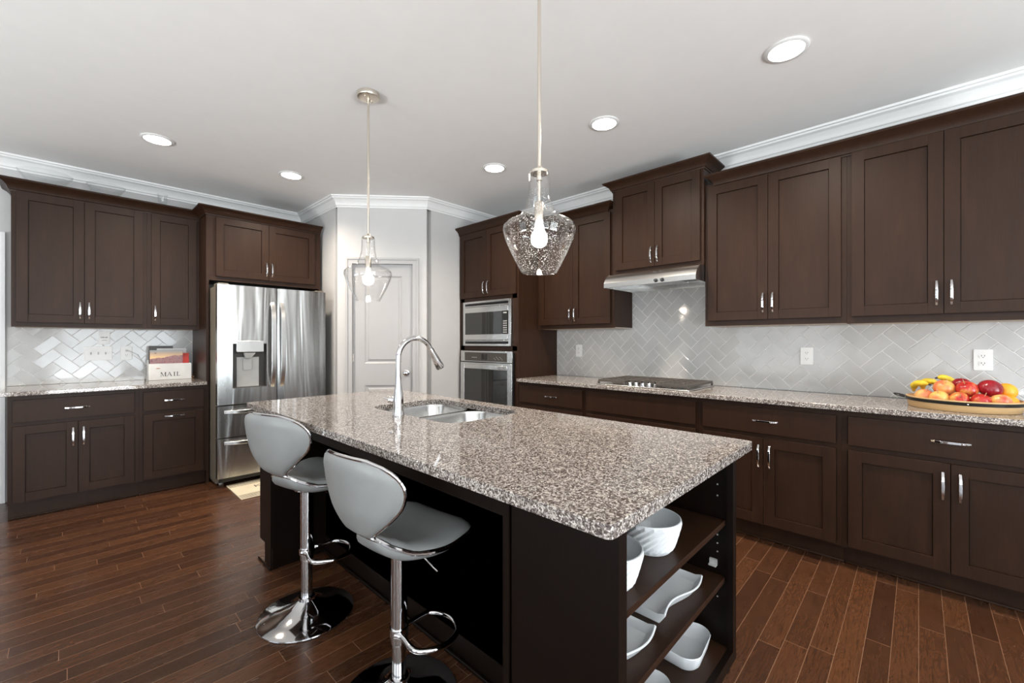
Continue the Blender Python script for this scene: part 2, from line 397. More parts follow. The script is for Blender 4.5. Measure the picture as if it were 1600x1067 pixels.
dr = obj('door_1', door, 'door', kind='structure', smooth=False)
b = MB()
for u0, u1, v0, v1 in ((.089, .149, 0, 2.066), (.757, .817, 0, 2.066), (.089, .817, 2.066, 2.127)):
    wbox(b, u0, u1, v0, v1, 0, .012)
for u0, u1, v0, v1 in ((.089, .108, 0, 2.127), (.798, .817, 0, 2.127), (.108, .798, 2.108, 2.127)): wbox(b, u0, u1, v0, v1, .012, .02)
for u0, u1, v0, v1 in ((.145, .149, 0, 2.066), (.757, .763, 0, 2.066), (.145, .763, 2.066, 2.072)): wbox(b, u0, u1, v0, v1, -.1, 0)
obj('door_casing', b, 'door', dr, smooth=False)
b = MB(); mk = Matrix(((dv.x, 0, nv.x), (dv.y, 0, nv.y), (0, 1, 0)))   # lathe axis -> wall normal
b.lathe([(.0, -.022), (.03, -.022), (.03, -.016), (.012, -.012), (.010, .01), (.02, .018), (.027, .03), (.025, .042), (.014, .05), (0, .051)], FW(.690, 0, .945), 20, mk.to_4x4())
obj('door_knob', b, 'chrome', dr)
for zz in (.25, 1.10, 1.88):
    b = MB(); wbox(b, .147, .160, zz - .045, zz + .045, -.024, -.017); obj('hinge', b, 'nickel', dr)
# doorway at the far left of the left wall
b = MB(); f = FL(YL)
for u0, u1, v0, v1 in ((-.405, -.335, 0, 2.13), (-1.27, -.405, 2.06, 2.13), (-1.27, -1.20, 0, 2.06)):
    b.fbox(f, u0, u1, v0, v1, 0, .014)
    b.fbox(f, max(u0, u1 - .02) if u1 - u0 < .1 else u0, u1, v1 - .02 if u1 - u0 > .1 else v0, v1, .014, .022)
d2 = MB(); d2.fbox(f, -1.20, -.405, 0.005, 2.06, .001, .008)
for e, g in ((.2, .85), (1.05, 1.92)):
    for c0, c1, e0, e1 in ((-1.07, -.535, e, e + .02), (-1.07, -.535, g - .02, g), (-1.07, -1.05, e, g), (-.555, -.535, e, g)): d2.fbox(f, c0, c1, e0, e1, .008, .014)
o = obj('door_2', d2, 'trim', kind='structure'); obj('door_casing', b, 'trim', o, smooth=False)

# ------------------------------------------------------------------ herringbone backsplash
def clip(poly, a, b_, c):        # keep a*x+b*y<=c
    out = []
    for i in range(len(poly)):
        p, q = poly[i], poly[(i + 1) % len(poly)]; dp = a * p[0] + b_ * p[1] - c; dq = a * q[0] + b_ * q[1] - c
        if dp <= 0: out.append(p)
        if (dp < 0 < dq) or (dq < 0 < dp):
            t = dp / (dp - dq); out.append((p[0] + (q[0] - p[0]) * t, p[1] + (q[1] - p[1]) * t))
    return out
def backsplash(name, fr, rects, u_ref, v_ref, flip=1):
    m = MB(); g = MB(); W = .0778; gr = .0015; c45 = math.sqrt(.5); rr = random.Random(3)
    for u0, u1, v0, v1 in rects: g.fbox(fr, u0, u1, v0, v1, 0.0, .0052)
    N = 48
    for i in range(-N, N):
        for j in range(-N, N):
            k = (i - j) % 4
            if k == 0: q = (i * W + gr, (i + 2) * W - gr, j * W + gr, (j + 1) * W - gr)
            elif k == 3: q = (i * W + gr, (i + 1) * W - gr, j * W + gr, (j + 2) * W - gr)
            else: continue
            def rot(a, c): return (u_ref + flip * (a - c) * c45, v_ref + (a + c) * c45)
            outer = [rot(q[0], q[2]), rot(q[1], q[2]), rot(q[1], q[3]), rot(q[0], q[3])]
            e = .0016
            inner = [rot(q[0] + e, q[2] + e), rot(q[1] - e, q[2] + e), rot(q[1] - e, q[3] - e), rot(q[0] + e, q[3] - e)]
            tu, tv = rr.gauss(0, .006), rr.gauss(0, .006); cu = sum(p[0] for p in outer) / 4; cv = sum(p[1] for p in outer) / 4
            for u0, u1, v0, v1 in rects:
                a, bb = outer, inner
                for pl in ((-1, 0, -u0), (1, 0, u1), (0, -1, -v0), (0, 1, v1)):
                    if a: a = clip(a, *pl)
                    if bb: bb = clip(bb, *pl)
                if len(a) < 3: continue
                dz = lambda p: .0072 + max(-.0012, min(.0012, (p[0] - cu) * tu + (p[1] - cv) * tv))
                lo = [fr(p[0], .004, p[1]) for p in a]; mid = [fr(p[0], dz(p) - .0012, p[1]) for p in a]
                if len(bb) == len(a): m.loft([lo, mid, [fr(p[0], dz(p), p[1]) for p in bb]], False, True)
                else: m.loft([lo, mid], False, True)
    o = obj(name, g, 'grout', kind='structure'); obj('tiles', m, 'tile', o, smooth=False); return o
backsplash('wall_right_backsplash', FR(XR), [(-.56, 2.79, .917, 1.381), (1.155, 1.915, 1.381, 1.75)], 1.60, 1.10)
backsplash('wall_left_backsplash', FL(YL), [(-.325, .864, .917, 1.381)], .25, 1.10, -1)

# ------------------------------------------------------------------ cabinets
def pull(parent, fr, u, v0, v1, vertical, d0=.019):
    """arched flat chrome bar pull between v0 and v1 (vertical) or u range (horizontal)"""
    m = MB(); n = 16; loops = []
    for i in range(n + 1):
        s = i / n; w = .0062 - .0012 * abs(2 * s - 1); x = 2 * s - 1
        d = d0 + .0005 + .025 * (1 - x ** 4); th = .0055
        p = v0 + (v1 - v0) * s
        if i == 0 or i == n: dd = (d0 - .0002, d0 + .008)
        else: dd = (d - th * .5, d + th * .5)
        if vertical: lp = [fr(u - w, dd[0], p), fr(u + w, dd[0], p), fr(u + w, dd[1], p), fr(u - w, dd[1], p)]
        else: lp = [fr(p, dd[0], u - w), fr(p, dd[0], u + w), fr(p, dd[1], u + w), fr(p, dd[1], u - w)]
        loops.append(lp)
    m.loft(loops); return obj('handle', m, 'chrome', parent, bevel=.0012)
def shaker(parent, fr, u0, u1, v0, v1, rail=.06, name='door', flat=False, g=.0015, mt='wood'):
    m = MB(); u0 += g; u1 -= g
    if flat: m.fbox(fr, u0, u1, v0, v1, 0.0005, .019)
    else:
        m.fbox(fr, u0, u0 + rail, v0, v1, .0005, .019); m.fbox(fr, u1 - rail, u1, v0, v1, .0005, .019)
        m.fbox(fr, u0 + rail, u1 - rail, v0, v0 + rail, .0005, .019); m.fbox(fr, u0 + rail, u1 - rail, v1 - rail, v1, .0005, .019)
        m.fbox(fr, u0 + rail - .002, u1 - rail + .002, v0 + rail - .002, v1 - rail + .002, .0005, .0035); m.fbox(fr, u0 + rail + .0022, u1 - rail - .0022, v0 + rail + .0022, v1 - rail - .0022, .003, .0085)
    return obj(name, m, mt, parent, bevel=.0010, smooth=False)
ccrown = lambda z0, z1, pr=.066: [(0, z0), (.006, z0), (.008, z0 + .010), (.014, z0 + .014), (.022, z0 + (z1 - z0) * .42), (.036, z0 + (z1 - z0) * .62), (.054, z0 + (z1 - z0) * .76), (pr - .004, z0 + (z1 - z0) * .82), (pr, z0 + (z1 - z0) * .86), (pr, z1), (0, z1)]
def cab_box(root, fr, u0, u1, v0, v1, depth, lip=.035, under=True):
    m = MB(); m.fbox(fr, u0, u1, v0 + (.006 if under else 0), v1, -depth, -.019)
    # face frame
    m.fbox(fr, u0, u0 + .03, v0, v1, -.019, 0); m.fbox(fr, u1 - .03, u1, v0, v1, -.019, 0)
    m.fbox(fr, u0 + .03, u1 - .03, v0, v0 + lip, -.019, 0); m.fbox(fr, u0 + .03, u1 - .03, v1 - lip, v1, -.019, 0)
    m.fbox(fr, u0 + .03, u1 - .03, v0 + lip, v1 - lip, -.019, -.004)
    obj('body', m, 'wood', root, smooth=False)
    if under:
        m = MB(); m.fbox(fr, u0 + .012, u1 - .012, v0 + .001, v0 + .006, -depth + .002, -.02); obj('bottom_panel', m, 'maple', root)['label'] = 'pale underside panel'
# upper cabinets, left wall
f = FL(4.91)
t = thing('upper_cabinet', 'two-door dark wood wall cabinet above the light switches', 'cabinet', (.1, 4.91, 1.381), group='upper cabinets')
cab_box(t, f, -.288, .488, 1.381, 2.43, .309)
for u0, u1, h in ((-.264, .100, .075), (.100, .463, .127)):
    d = shaker(t, f, u0, u1, 1.418, 2.405); pull(d, f, h, 1.452, 1.588, True)
b = MB(); b.sweep(ccrown(2.398, 2.487), [(-.288, YL - .002), (-.288, 4.909), (.4885, 4.909)]); obj('crown', b, 'wood', t, sharp=20)
t = thing('upper_cabinet', 'narrow single-door dark wood wall cabinet above the mail holder', 'cabinet', (.68, 4.91, 1.381), group='upper cabinets')
cab_box(t, f, .489, .8635, 1.381, 2.43, .309)
d = shaker(t, f, .515, .843, 1.418, 2.405); pull(d, f, .541, 1.452, 1.588, True)
b = MB(); b.sweep(ccrown(2.398, 2.487), [(.4885, 4.909), (.8635, 4.909)]); obj('crown', b, 'wood', t, sharp=20)
# upper cabinets, right wall
f = FR(3.295)
t = thing('upper_cabinet', 'two-door dark wood wall cabinet between oven tower and range hood', 'cabinet', (3.295, 2.35, 1.39), group='upper cabinets')
cab_box(t, f, 1.917, 2.788, 1.390, 2.43, .323)
for u0, u1, h in ((1.947, 2.345, 2.318), (2.345, 2.755, 2.372)):
    d = shaker(t, f, u0, u1, 1.430, 2.405); pull(d, f, h, 1.458, 1.592, True)
b = MB(); b.sweep(ccrown(2.408, 2.487), [(3.294, 2.788), (3.294, 1.982), (3.36, 1.982)])
obj('crown', b, 'wood', t, sharp=20)
t = thing('upper_cabinet', 'two-door dark wood wall cabinet immediately right of the range hood', 'cabinet', (3.295, .73, 1.381), group='upper cabinets')
cab_box(t, f, .318, 1.152, 1.383, 2.43, .323)
for u0, u1, h in ((.343, .738, .708), (.738, 1.128, .766)):
    d = shaker(t, f, u0, u1, 1.422, 2.406); pull(d, f, h, 1.468, 1.602, True)
b = MB(); b.sweep(ccrown(2.400, 2.488), [(3.36, 1.074), (3.294, 1.074), (3.294, .3175)]); obj('crown', b, 'wood', t, sharp=20)
t = thing('upper_cabinet', 'wide two-door dark wood wall cabinet above the fruit tray', 'cabinet', (3.295, -.1, 1.381), group='upper cabinets')
cab_box(t, f, -.51, .317, 1.379, 2.43, .323)
for u0, u1, h in ((-.486, -.098, -.127), (-.098, .296, -.070)):
    d = shaker(t, f, u0, u1, 1.422, 2.411); pull(d, f, h, 1.468, 1.602, True)
b = MB(); b.sweep(ccrown(2.400, 2.488), [(3.294, .3175), (3.294, -.51), (3.40, -.51)]); obj('crown', b, 'wood', t, sharp=20)
# hood cabinet
f = FR(3.27)
t = thing('upper_cabinet', 'short raised two-door dark wood cabinet directly over the range hood', 'cabinet', (3.27, 1.53, 1.843), group='upper cabinets')
cab_box(t, f, 1.1535, 1.9155, 1.843, 2.60, .348, lip=.03)
for u0, u1, h in ((1.175, 1.530, 1.503), (1.530, 1.880, 1.557)):
    d = shaker(t, f, u0, u1, 1.876, 2.552); pull(d, f, h, 1.905, 2.035, True)
b = MB(); b.sweep(ccrown(2.556, 2.634), [(XR - .09, 1.9155), (3.269, 1.9155), (3.269, 1.1535), (XR - .09, 1.1535)]); obj('crown', b, 'wood', t, sharp=20)
# fridge surround
t = thing('fridge_surround_cabinet', 'deep dark wood cabinet surrounding the top of the refrigerator', 'cabinet', (1.37, 4.62, 0))
f = FL(4.62)
m = MB(); m.fbox(f, .864, .885, .0, 2.43, -.598, .0); m.fbox(f, 1.852, 1.872, 0, 2.43, -.598, 0); m.fbox(f, .885, 1.852, 1.85, 2.43, -.598, -.019)
m.fbox(f, .885, .910, 1.826, 2.43, -.019, 0); m.fbox(f, 1.83, 1.852, 1.826, 2.43, -.019, 0); m.fbox(f, .91, 1.83, 1.826, 1.862, -.019, 0); m.fbox(f, .91, 1.83, 2.40, 2.43, -.019, 0)
m.fbox(f, .91, 1.83, 1.862, 2.40, -.019, -.004)
obj('body', m, 'wood', t, smooth=False)
for u0, u1, h in ((.934, 1.369, 1.347), (1.369, 1.809, 1.395)):
    d = shaker(t, f, u0, u1, 1.866, 2.402); pull(d, f, h, 1.90, 2.035, True)
b = MB(); b.sweep(ccrown(2.412, 2.484), [(.864, 4.842), (.864, 4.619), (1.873, 4.619)]); obj('crown', b, 'wood', t, sharp=20)
# base cabinets
def base_cab(name, label, fr, u0, u1, depth, toe, drawers, doors, loc):
    t = thing(name, label, 'cabinet', loc, group='base cabinets')
    m = MB(); m.fbox(fr, u0, u1, .118, .884, -depth, -.019); m.fbox(fr, u0, u1, 0, .118, -depth, -toe)
    m.fbox(fr, u0, u0 + .022, .118, .884, -.019, 0); m.fbox(fr, u1 - .022, u1, .118, .884, -.019, 0)
    m.fbox(fr, u0 + .022, u1 - .022, .118, .14, -.019, 0); m.fbox(fr, u0 + .022, u1 - .022, .85, .884, -.019, 0); m.fbox(fr, u0 + .022, u1 - .022, .66, .70, -.019, 0)
    m.fbox(fr, u0 + .022, u1 - .022, .14, .66, -.019, -.004); m.fbox(fr, u0 + .022, u1 - .022, .70, .85, -.019, -.004)
    obj('body', m, 'wood', t, smooth=False)
    m = MB(); m.fbox(fr, u0, u1, 0, .012, -toe + .0005, -toe + .012); obj('shoe_moulding', m, 'wood', t, bevel=.004)
    for a, c, h in drawers:
        d = shaker(t, fr, a, c, .696, .854, name='drawer', flat=True)
        if h: pull(d, fr, .775, h[0], h[1], False)
    for a, c, kind, h in doors:
        d = shaker(t, fr, a, c, .132, .668)
        if kind == 'v': pull(d, fr, h, .487, .626, True)
        elif kind == 'h': pull(d, fr, .640, h[0], h[1], False)
    return t
f = FL(4.613)
base_cab('base_cabinet', 'grey-brown base cabinet under the light switches, one drawer over two doors', f, -.288, .408, .605, .062,
    [(-.265, .380, (-.010, .128))], [(-.265, .0605, 'v', .034), (.0605, .381, 'v', .090)], (.06, 4.613, 0))
base_cab('base_cabinet', 'grey-brown base cabinet beside the refrigerator, one drawer over a pull-out front', f, .4085, .8635, .605, .062,
    [(.433, .843, (.57, .706))], [(.433, .843, 'h', (.57, .706))], (.63, 4.613, 0))
f = FR(3.014)
base_cab('base_cabinet', 'dark base cabinet beside the oven tower, with a single drawer handle showing', f, 2.028, 2.788, .60, .088,
    [(2.048, 2.766, (2.315, 2.455))], [(2.048, 2.407, 'v', 2.37), (2.407, 2.766, 'v', 2.44)], (3.014, 2.4, 0))
base_cab('base_cabinet', 'dark base cabinet under the gas cooktop, with a plain false drawer front', f, 1.091, 2.0275, .60, .088,
    [(1.113, 2.008, None)], [(1.113, 1.56, 'v', 1.53), (1.56, 2.008, 'v', 1.59)], (3.014, 1.56, 0))
base_cab('base_cabinet', 'dark base cabinet right of the cooktop, its left door partly hidden by the island corner', f, .3115, 1.0905, .60, .088,
    [(.338, 1.066, (.620, .760))], [(.337, .701, 'v', .665), (.701, 1.066, 'v', .725)], (3.014, .7, 0))
base_cab('base_cabinet', 'dark base cabinet below the fruit tray, one wide drawer over two doors', f, -.535, .311, .60, .088,
    [(-.511, .285, (-.183, -.043))], [(-.511, -.113, 'v', -.146), (-.113, .285, 'v', -.086)], (3.014, -.11, 0))
# countertops
def slab(poly, z0, z1, holes=()):
    m = MB(); bm = m.bm; tops = []
    for loop in [poly] + list(holes):
        e = .0035; cx = sum(p[0] for p in loop) / len(loop); cy = sum(p[1] for p in loop) / len(loop)
        lo = [bm.verts.new((p[0], p[1], z0)) for p in loop]; hi = [bm.verts.new((p[0], p[1], z1)) for p in loop]
        for i in range(len(loop)): bm.faces.new((lo[i], lo[(i + 1) % len(loop)], hi[(i + 1) % len(loop)], hi[i]))
        tops.append((lo, hi))
    for w in (0, 1):
        es = []
        for t_ in tops:
            vs = t_[w]
            for i in range(len(vs)):
                ed = bm.edges.get((vs[i], vs[(i + 1) % len(vs)])); es.append(ed)
        bmesh.ops.triangle_fill(bm, use_beauty=True, edges=es)
    return m
m = MB(); m.box(2.976, XR - .0078, -.56, 2.788, .885, .915)
tag(obj('right_countertop', m, 'granite', bevel=.003), 'long speckled granite worktop under the right wall backsplash', 'countertop')
m = MB(); m.box(-.325, .8635, 4.575, YL - .0078, .885, .915)
tag(obj('left_countertop', m, 'granite', bevel=.003), 'short speckled granite worktop on the left base cabinets', 'countertop')

# ------------------------------------------------------------------ oven tower
t = thing('oven_tower_cabinet', 'tall dark wood cabinet housing the microwave and wall oven', 'cabinet', (3.013, 3.235, 0))
f = FR(3.013)
m = MB(); Y0, Y1 = 2.79, YB - .002
m.box(3.013, XR - .002, Y0, Y0 + .02, .1, 2.43); m.box(3.013, XR - .002, Y1 - .02, Y1, .1, 2.43); m.box(3.55, XR - .002, Y0 + .02, Y1 - .02, .1, 2.43)
m.box(3.09, XR - .002, Y0, Y1, 0, .1)
for v0, v1 in ((.1, .44), (1.178, 1.224), (1.694, 1.732), (2.40, 2.43)): m.fbox(f, Y0 + .02, Y1 - .02, v0, v1, -.53, 0)
for u0, u1 in ((Y0 + .02, 2.872), (3.598, Y1 - .02)): m.fbox(f, u0, u1, .44, 1.74, -.02, 0)
for u0, u1 in ((Y0 + .02, 2.84), (3.63, Y1 - .02)): m.fbox(f, u0, u1, 1.732, 2.40, -.02, 0)
m.fbox(f, 2.84, 3.63, 1.732, 2.40, -.02, -.004)
obj('body', m, 'wood', t, smooth=False)
for u0, u1, h in ((2.812, 3.232, 3.200), (3.232, 3.650, 3.262)):
    d = shaker(t, f, u0, u1, 1.736, 2.425); pull(d, f, h, 1.765, 1.895, True)
shaker(t, f, 2.83, 3.64, .13, .43, name='drawer', flat=True)
b = MB(); b.sweep(ccrown(2.424, 2.506), [(3.012, Y1), (3.012, 2.79), (3.222, 2.79)]); obj('crown', b, 'wood', t, sharp=20)
# microwave
t = thing('microwave', 'built-in stainless microwave with trim frame above the wall oven', 'microwave', (3.0, 3.23, 1.226))
f = FR(3.012); a0, a1, z0, z1 = 2.874, 3.596, 1.226, 1.692
m = MB()
for u0, u1, v0, v1 in ((a0, a0 + .034, z0, z1), (a1 - .034, a1, z0, z1), (a0 + .034, a1 - .034, z0, z0 + .02), (a0 + .034, a1 - .034, z1 - .02, z1), (a0 + .034, a1 - .034, z0 + .045, z0 + .056), (a0 + .034, a1 - .034, z1 - .056, z1 - .045)): m.fbox(f, u0, u1, v0, v1, .001, .022)
obj('trim_frame', m, 'steel', t, bevel=.0015)
m = MB(); 
for za, zb in ((z0 + .01, z0 + .05), (z1 - .05, z1 - .01)):
    m = MB(); m.fbox(f, a0 + .03, a1 - .03, za, zb, -.03, .008)
    for k in range(3): m.fbox(f, a0 + .034, a1 - .034, za + .010 + k * .008, za + .013 + k * .008, .0075, .013)
    obj('vent_grille', m, 'black', t)
m = MB(); m.fbox(f, a0 + .036, a1 - .036, z0 + .058, z1 - .058, -.4, .010); obj('body', m, 'black', t)
dm = MB(); dm.fbox(f, a0 + .038, a1 - .038, z0 + .060, z0 + .118, .010, .026); dm.fbox(f, a0 + .038, a1 - .038, z1 - .118, z1 - .060, .010, .026)
d = obj('door', dm, 'steel', t, bevel=.002)
m = MB(); m.fbox(f, a0 + .118, a1 - .040, z0 + .118, z1 - .118, .010, .024); obj('window', m, 'bglass', d)
m = MB(); m.fbox(f, a0 + .040, a0 + .1165, z0 + .118, z1 - .118, .010, .024); c = obj('control_panel', m, 'black', t)
for i in range(3):
    for j in range(6): m = MB(); m.fbox(f, a0 + .052 + i * .019, a0 + .064 + i * .019, z0 + .132 + j * .022, z0 + .142 + j * .022, .0238, .0248); obj('button', m, 'ltgrey', c)
m = MB(); m.fbox(f, a0 + .055, a0 + .10, z1 - .142, z1 - .130, .0238, .0248); obj('display', m, 'ltgrey', c)
# wall oven
t = thing('wall_oven', 'built-in stainless wall oven with dark glass door below the microwave', 'oven', (3.0, 3.23, .45))
a0, a1 = 2.848, 3.626
m = MB(); m.fbox(f, 2.88, 3.59, .46, 1.17, -.5, .0); obj('body', m, 'black', t)
m = MB(); m.fbox(f, a0, a1, 1.058, 1.172, .001, .03); c = obj('control_panel', m, 'steel', t, bevel=.002)
m = MB(); m.fbox(f, a0 + .07, a1 - .07, 1.066, 1.156, .029, .032); g = obj('control_glass', m, 'dkgrey', c)
m = MB(); m.fbox(f, 3.20, 3.29, 1.080, 1.142, .0315, .0325); obj('display', m, 'bglass', c)
f2 = FR(3.012 - .032)
for k in range(8): m = MB(); m.fbox(f2, 2.98 + k * .016, 2.988 + k * .016, 1.085 + .012 * (k % 3), 1.090 + .012 * (k % 3), 0, .0006); obj('touch_key', m, 'ltgrey', c)
for k in range(4): m = MB(); m.fbox(f2, 3.36 + k * .022, 3.372 + k * .022, 1.10, 1.106, 0, .0006); obj('touch_key', m, 'ltgrey', c)
m = MB(); u0, u1, v0, v1 = a0, a1, .465, 1.050
for q in ((u0, u0 + .062, v0, v1), (u1 - .062, u1, v0, v1), (u0 + .062, u1 - .062, v0, v0 + .06), (u0 + .062, u1 - .062, v1 - .035, v1)): m.fbox(f, *q, .001, .034)
d = obj('door', m, 'steel', t, bevel=.002)
m = MB(); m.fbox(f, u0 + .062, u1 - .062, v0 + .06, v1 - .035, .005, .030); obj('window', m, 'bglass', d)
m = MB()
loops = []
for i in range(15):
    s = i / 14; y = a0 + .065 + (a1 - a0 - .13) * s; dd = .036 + .03 * (1 - (2 * s - 1) ** 4); zz = 1.005 + .006 * (1 - (2 * s - 1) ** 2)
    loops.append([f(y, dd - .012, zz - .024), f(y, dd, zz - .022), f(y, dd, zz + .022), f(y, dd - .012, zz + .024)])
m.loft(loops); obj('handle', m, 'steel', d, bevel=.003)
m = MB(); m.fbox(f, a0 - .006, a0 - .0005, .47, 1.16, .001, .02); obj('side_trim', m, 'black', t)

# ------------------------------------------------------------------ refrigerator
t = thing('refrigerator', 'stainless french-door refrigerator with water dispenser in left door', 'refrigerator', (1.35, 4.75, 0))
f = FL(4.40); A0, A1, AM = .892, 1.812, 1.362
m = MB(); m.fbox(f, A0 + .004, A1 - .004, .05, 1.755, -.75, -.003); m.fbox(f, A0 + .01, A1 - .01, .02, .05, -.72, -.05); obj('body', m, 'fside', t, bevel=.004)
for u in (A0 + .06, A1 - .06):
    for dd in (-.10, -.68):
        m = MB(); a = f(u, dd, 0); m.lathe([(.02, 0), (.02, .018), (.012, .02), (.012, .052)], a, 14, None, True, True); obj('foot', m, 'ltgrey', t)
def curved(m, u0, u1, v0, v1, full, dth=.055, bow=.014, back=.0, n=10):
    fu0, fu1 = full
    def D(u): s = (u - fu0) / (fu1 - fu0) * 2 - 1; return dth + bow * (1 - s * s)
    us = [u0 + (u1 - u0) * i / n for i in range(n + 1)]
    m.loft([[f(u, back, v0), f(u, D(u), v0), f(u, D(u), v1), f(u, back, v1)] for u in us])
# left door around the dispenser recess
rx0, rx1, rz0, rz1 = 1.003, 1.272, .860, 1.252
m = MB(); fu = (A0, AM - .003); dz0, dz1 = .720, 1.765
curved(m, A0, rx0, dz0, dz1, fu); curved(m, rx1, AM - .003, dz0, dz1, fu); curved(m, rx0, rx1, dz0, rz0, fu); curved(m, rx0, rx1, rz1, dz1, fu)
d = obj('door', m, 'fridge', t)
m = MB(); m.fbox(f, rx0, rx1, rz0, rz1, -.002, .006); m.fbox(f, rx0, rx0 + .003, rz0, rz1, .006, .064); m.fbox(f, rx1 - .003, rx1, rz0, rz1, .006, .064); m.fbox(f, rx0, rx1, rz0, rz0 + .003, .006, .064); m.fbox(f, rx0, rx1, rz1 - .003, rz1, .006, .064)
dp = obj('water_dispenser', m, 'dkgrey', t)
m = MB(); m.fbox(f, 1.045, 1.222, rz0 + .004, 1.13, .006, .012); obj('back_plate', m, 'ltgrey', dp, bevel=.002)
m = MB(); m.loft([[f(1.030, .015, 1.168), f(1.246, .015, 1.168), f(1.246, .075, 1.176), f(1.030, .075, 1.176)], [f(1.030, .03, 1.277), f(1.246, .03, 1.277), f(1.246, .072, 1.277), f(1.030, .072, 1.277)]]); obj('dispenser_head', m, 'steel', dp, bevel=.003)
m = MB(); m.loft([[f(1.105, .03, 1.118), f(1.150, .03, 1.118), f(1.150, .055, 1.122), f(1.105, .055, 1.122)], [f(1.092, .02, 1.168), f(1.182, .02, 1.168), f(1.182, .07, 1.169), f(1.092, .07, 1.169)]]); obj('spout', m, 'ltgrey', dp, bevel=.002)
m = MB(); m.prism(rrect(1.092, 1.163, 1.012, 1.116, .012, 4), lambda a, c, e: f(a, e, c), .013, .022); obj('paddle', m, 'ltgrey', dp, bevel=.002)
m = MB(); curved(m, AM + .003, A1, dz0, dz1, (AM + .003, A1), n=24); d2_ = obj('door', m, 'fridge', t)
for par, u, lean in ((d, 1.321, -1), (d2_, 1.401, 1)):
    m = MB(); loops = []
    for i in range(21):
        s = i / 20; z = .845 + (1.640 - .845) * s; x = 2 * s - 1
        dd = .056 + .052 * (1 - x ** 6) + .008 * (1 - x * x); w = .018 + .003 * (1 - abs(x))
        loops.append([f(u - w, dd - .012, z), f(u + w, dd - .012, z), f(u + w, dd, z), f(u - w, dd, z)])
    m.loft(loops); obj('handle', m, 'steel', par, bevel=.003)
m = MB(); m.fbox(FL(4.40 - .063), A0 + .035, A0 + .085, 1.725, 1.738, 0, .0035); obj('badge', m, 'ltgrey', d)
for v0, v1, hz in ((.436, .708, .655), (.085, .428, .385)):
    m = MB(); curved(m, A0, A1, v0, v1, (A0, A1), n=24); dd_ = obj('drawer', m, 'fridge', t)
    m = MB(); loops = []
    for i in range(21):
        s = i / 20; u = A0 + .045 + (A1 - A0 - .09) * s; x = 2 * s - 1; dd = .055 + .045 * (1 - x ** 8) + .012 * (1 - x * x)
        loops.append([f(u, dd - .012, hz - .016), f(u, dd, hz - .014), f(u, dd, hz + .014), f(u, dd - .012, hz + .018)])
    m.loft(loops); obj('handle', m, 'steel', dd_, bevel=.003)
m = MB(); m.fbox(f, A0 + .02, A1 - .02, .045, .083, -.03, .012); obj('kick_grille', m, 'black', t)
for u in (A0 + .05, A1 - .05):
    m = MB(); m.fbox(f, u - .04, u + .04, 1.756, 1.78, -.12, .03); obj('hinge_cover', m, 'fside', t, bevel=.004)

# ------------------------------------------------------------------ range hood
t = thing('range_hood', 'slim stainless under-cabinet range hood above the cooktop', 'range hood', (3.4, 1.53, 1.715))
H0, H1 = 1.156, 1.912
prof = [(3.613, 1.842), (3.235, 1.842), (3.205, 1.836), (3.165, 1.815), (3.135, 1.785), (3.117, 1.756), (3.117, 1.718), (3.125, 1.718), (3.125, 1.752)]
m = MB()
shellp = prof + [(3.14, 1.780), (3.17, 1.806), (3.21, 1.826), (3.605, 1.830)]
m.prism(shellp, lambda a, c, e: (a, e, c), H0 + .012, H1 - .012)
for e0, e1 in ((H0, H0 + .012), (H1 - .012, H1)): m.prism([(3.613, 1.842), (3.235, 1.842), (3.205, 1.836), (3.165, 1.815), (3.135, 1.785), (3.117, 1.756), (3.117, 1.718), (3.613, 1.718)], lambda a, c, e: (a, e, c), e0, e1)
m.box(3.60, 3.613, H0, H1, 1.718, 1.83)
obj('canopy', m, 'steel', t, sharp=30)
m = MB(); m.box(3.13, 3.60, H0 + .014, H1 - .014, 1.765, 1.772); obj('underside_panel', m, 'sink', t)
m = MB(); m.box(3.16, 3.45, 1.33, 1.64, 1.738, 1.764); fl = obj('filter', m, 'steel', t, bevel=.004)
m = MB(); m.box(3.17, 3.20, 1.36, 1.61, 1.735, 1.7385); obj('lamp_lens', m, 'hoodlens', fl)
m = MB(); m.box(3.18, 3.42, 1.20, 1.325, 1.745, 1.764); obj('fan_housing', m, 'black', t, bevel=.006)
for y in (1.455, 1.405):
    m = MB(); m.lathe([(.0145, 0), (.0145, .004), (.011, .006), (.010, .018), (0, .019)], (3.117, y, 1.738), 20, Matrix(((0, 0, -1), (0, 1, 0), (1, 0, 0))).to_4x4()); kb = obj('knob', m, 'black', t)
    m = MB(); m.box(3.0965, 3.099, y - .002, y + .002, 1.730, 1.747); obj('pointer', m, 'chrome', kb)

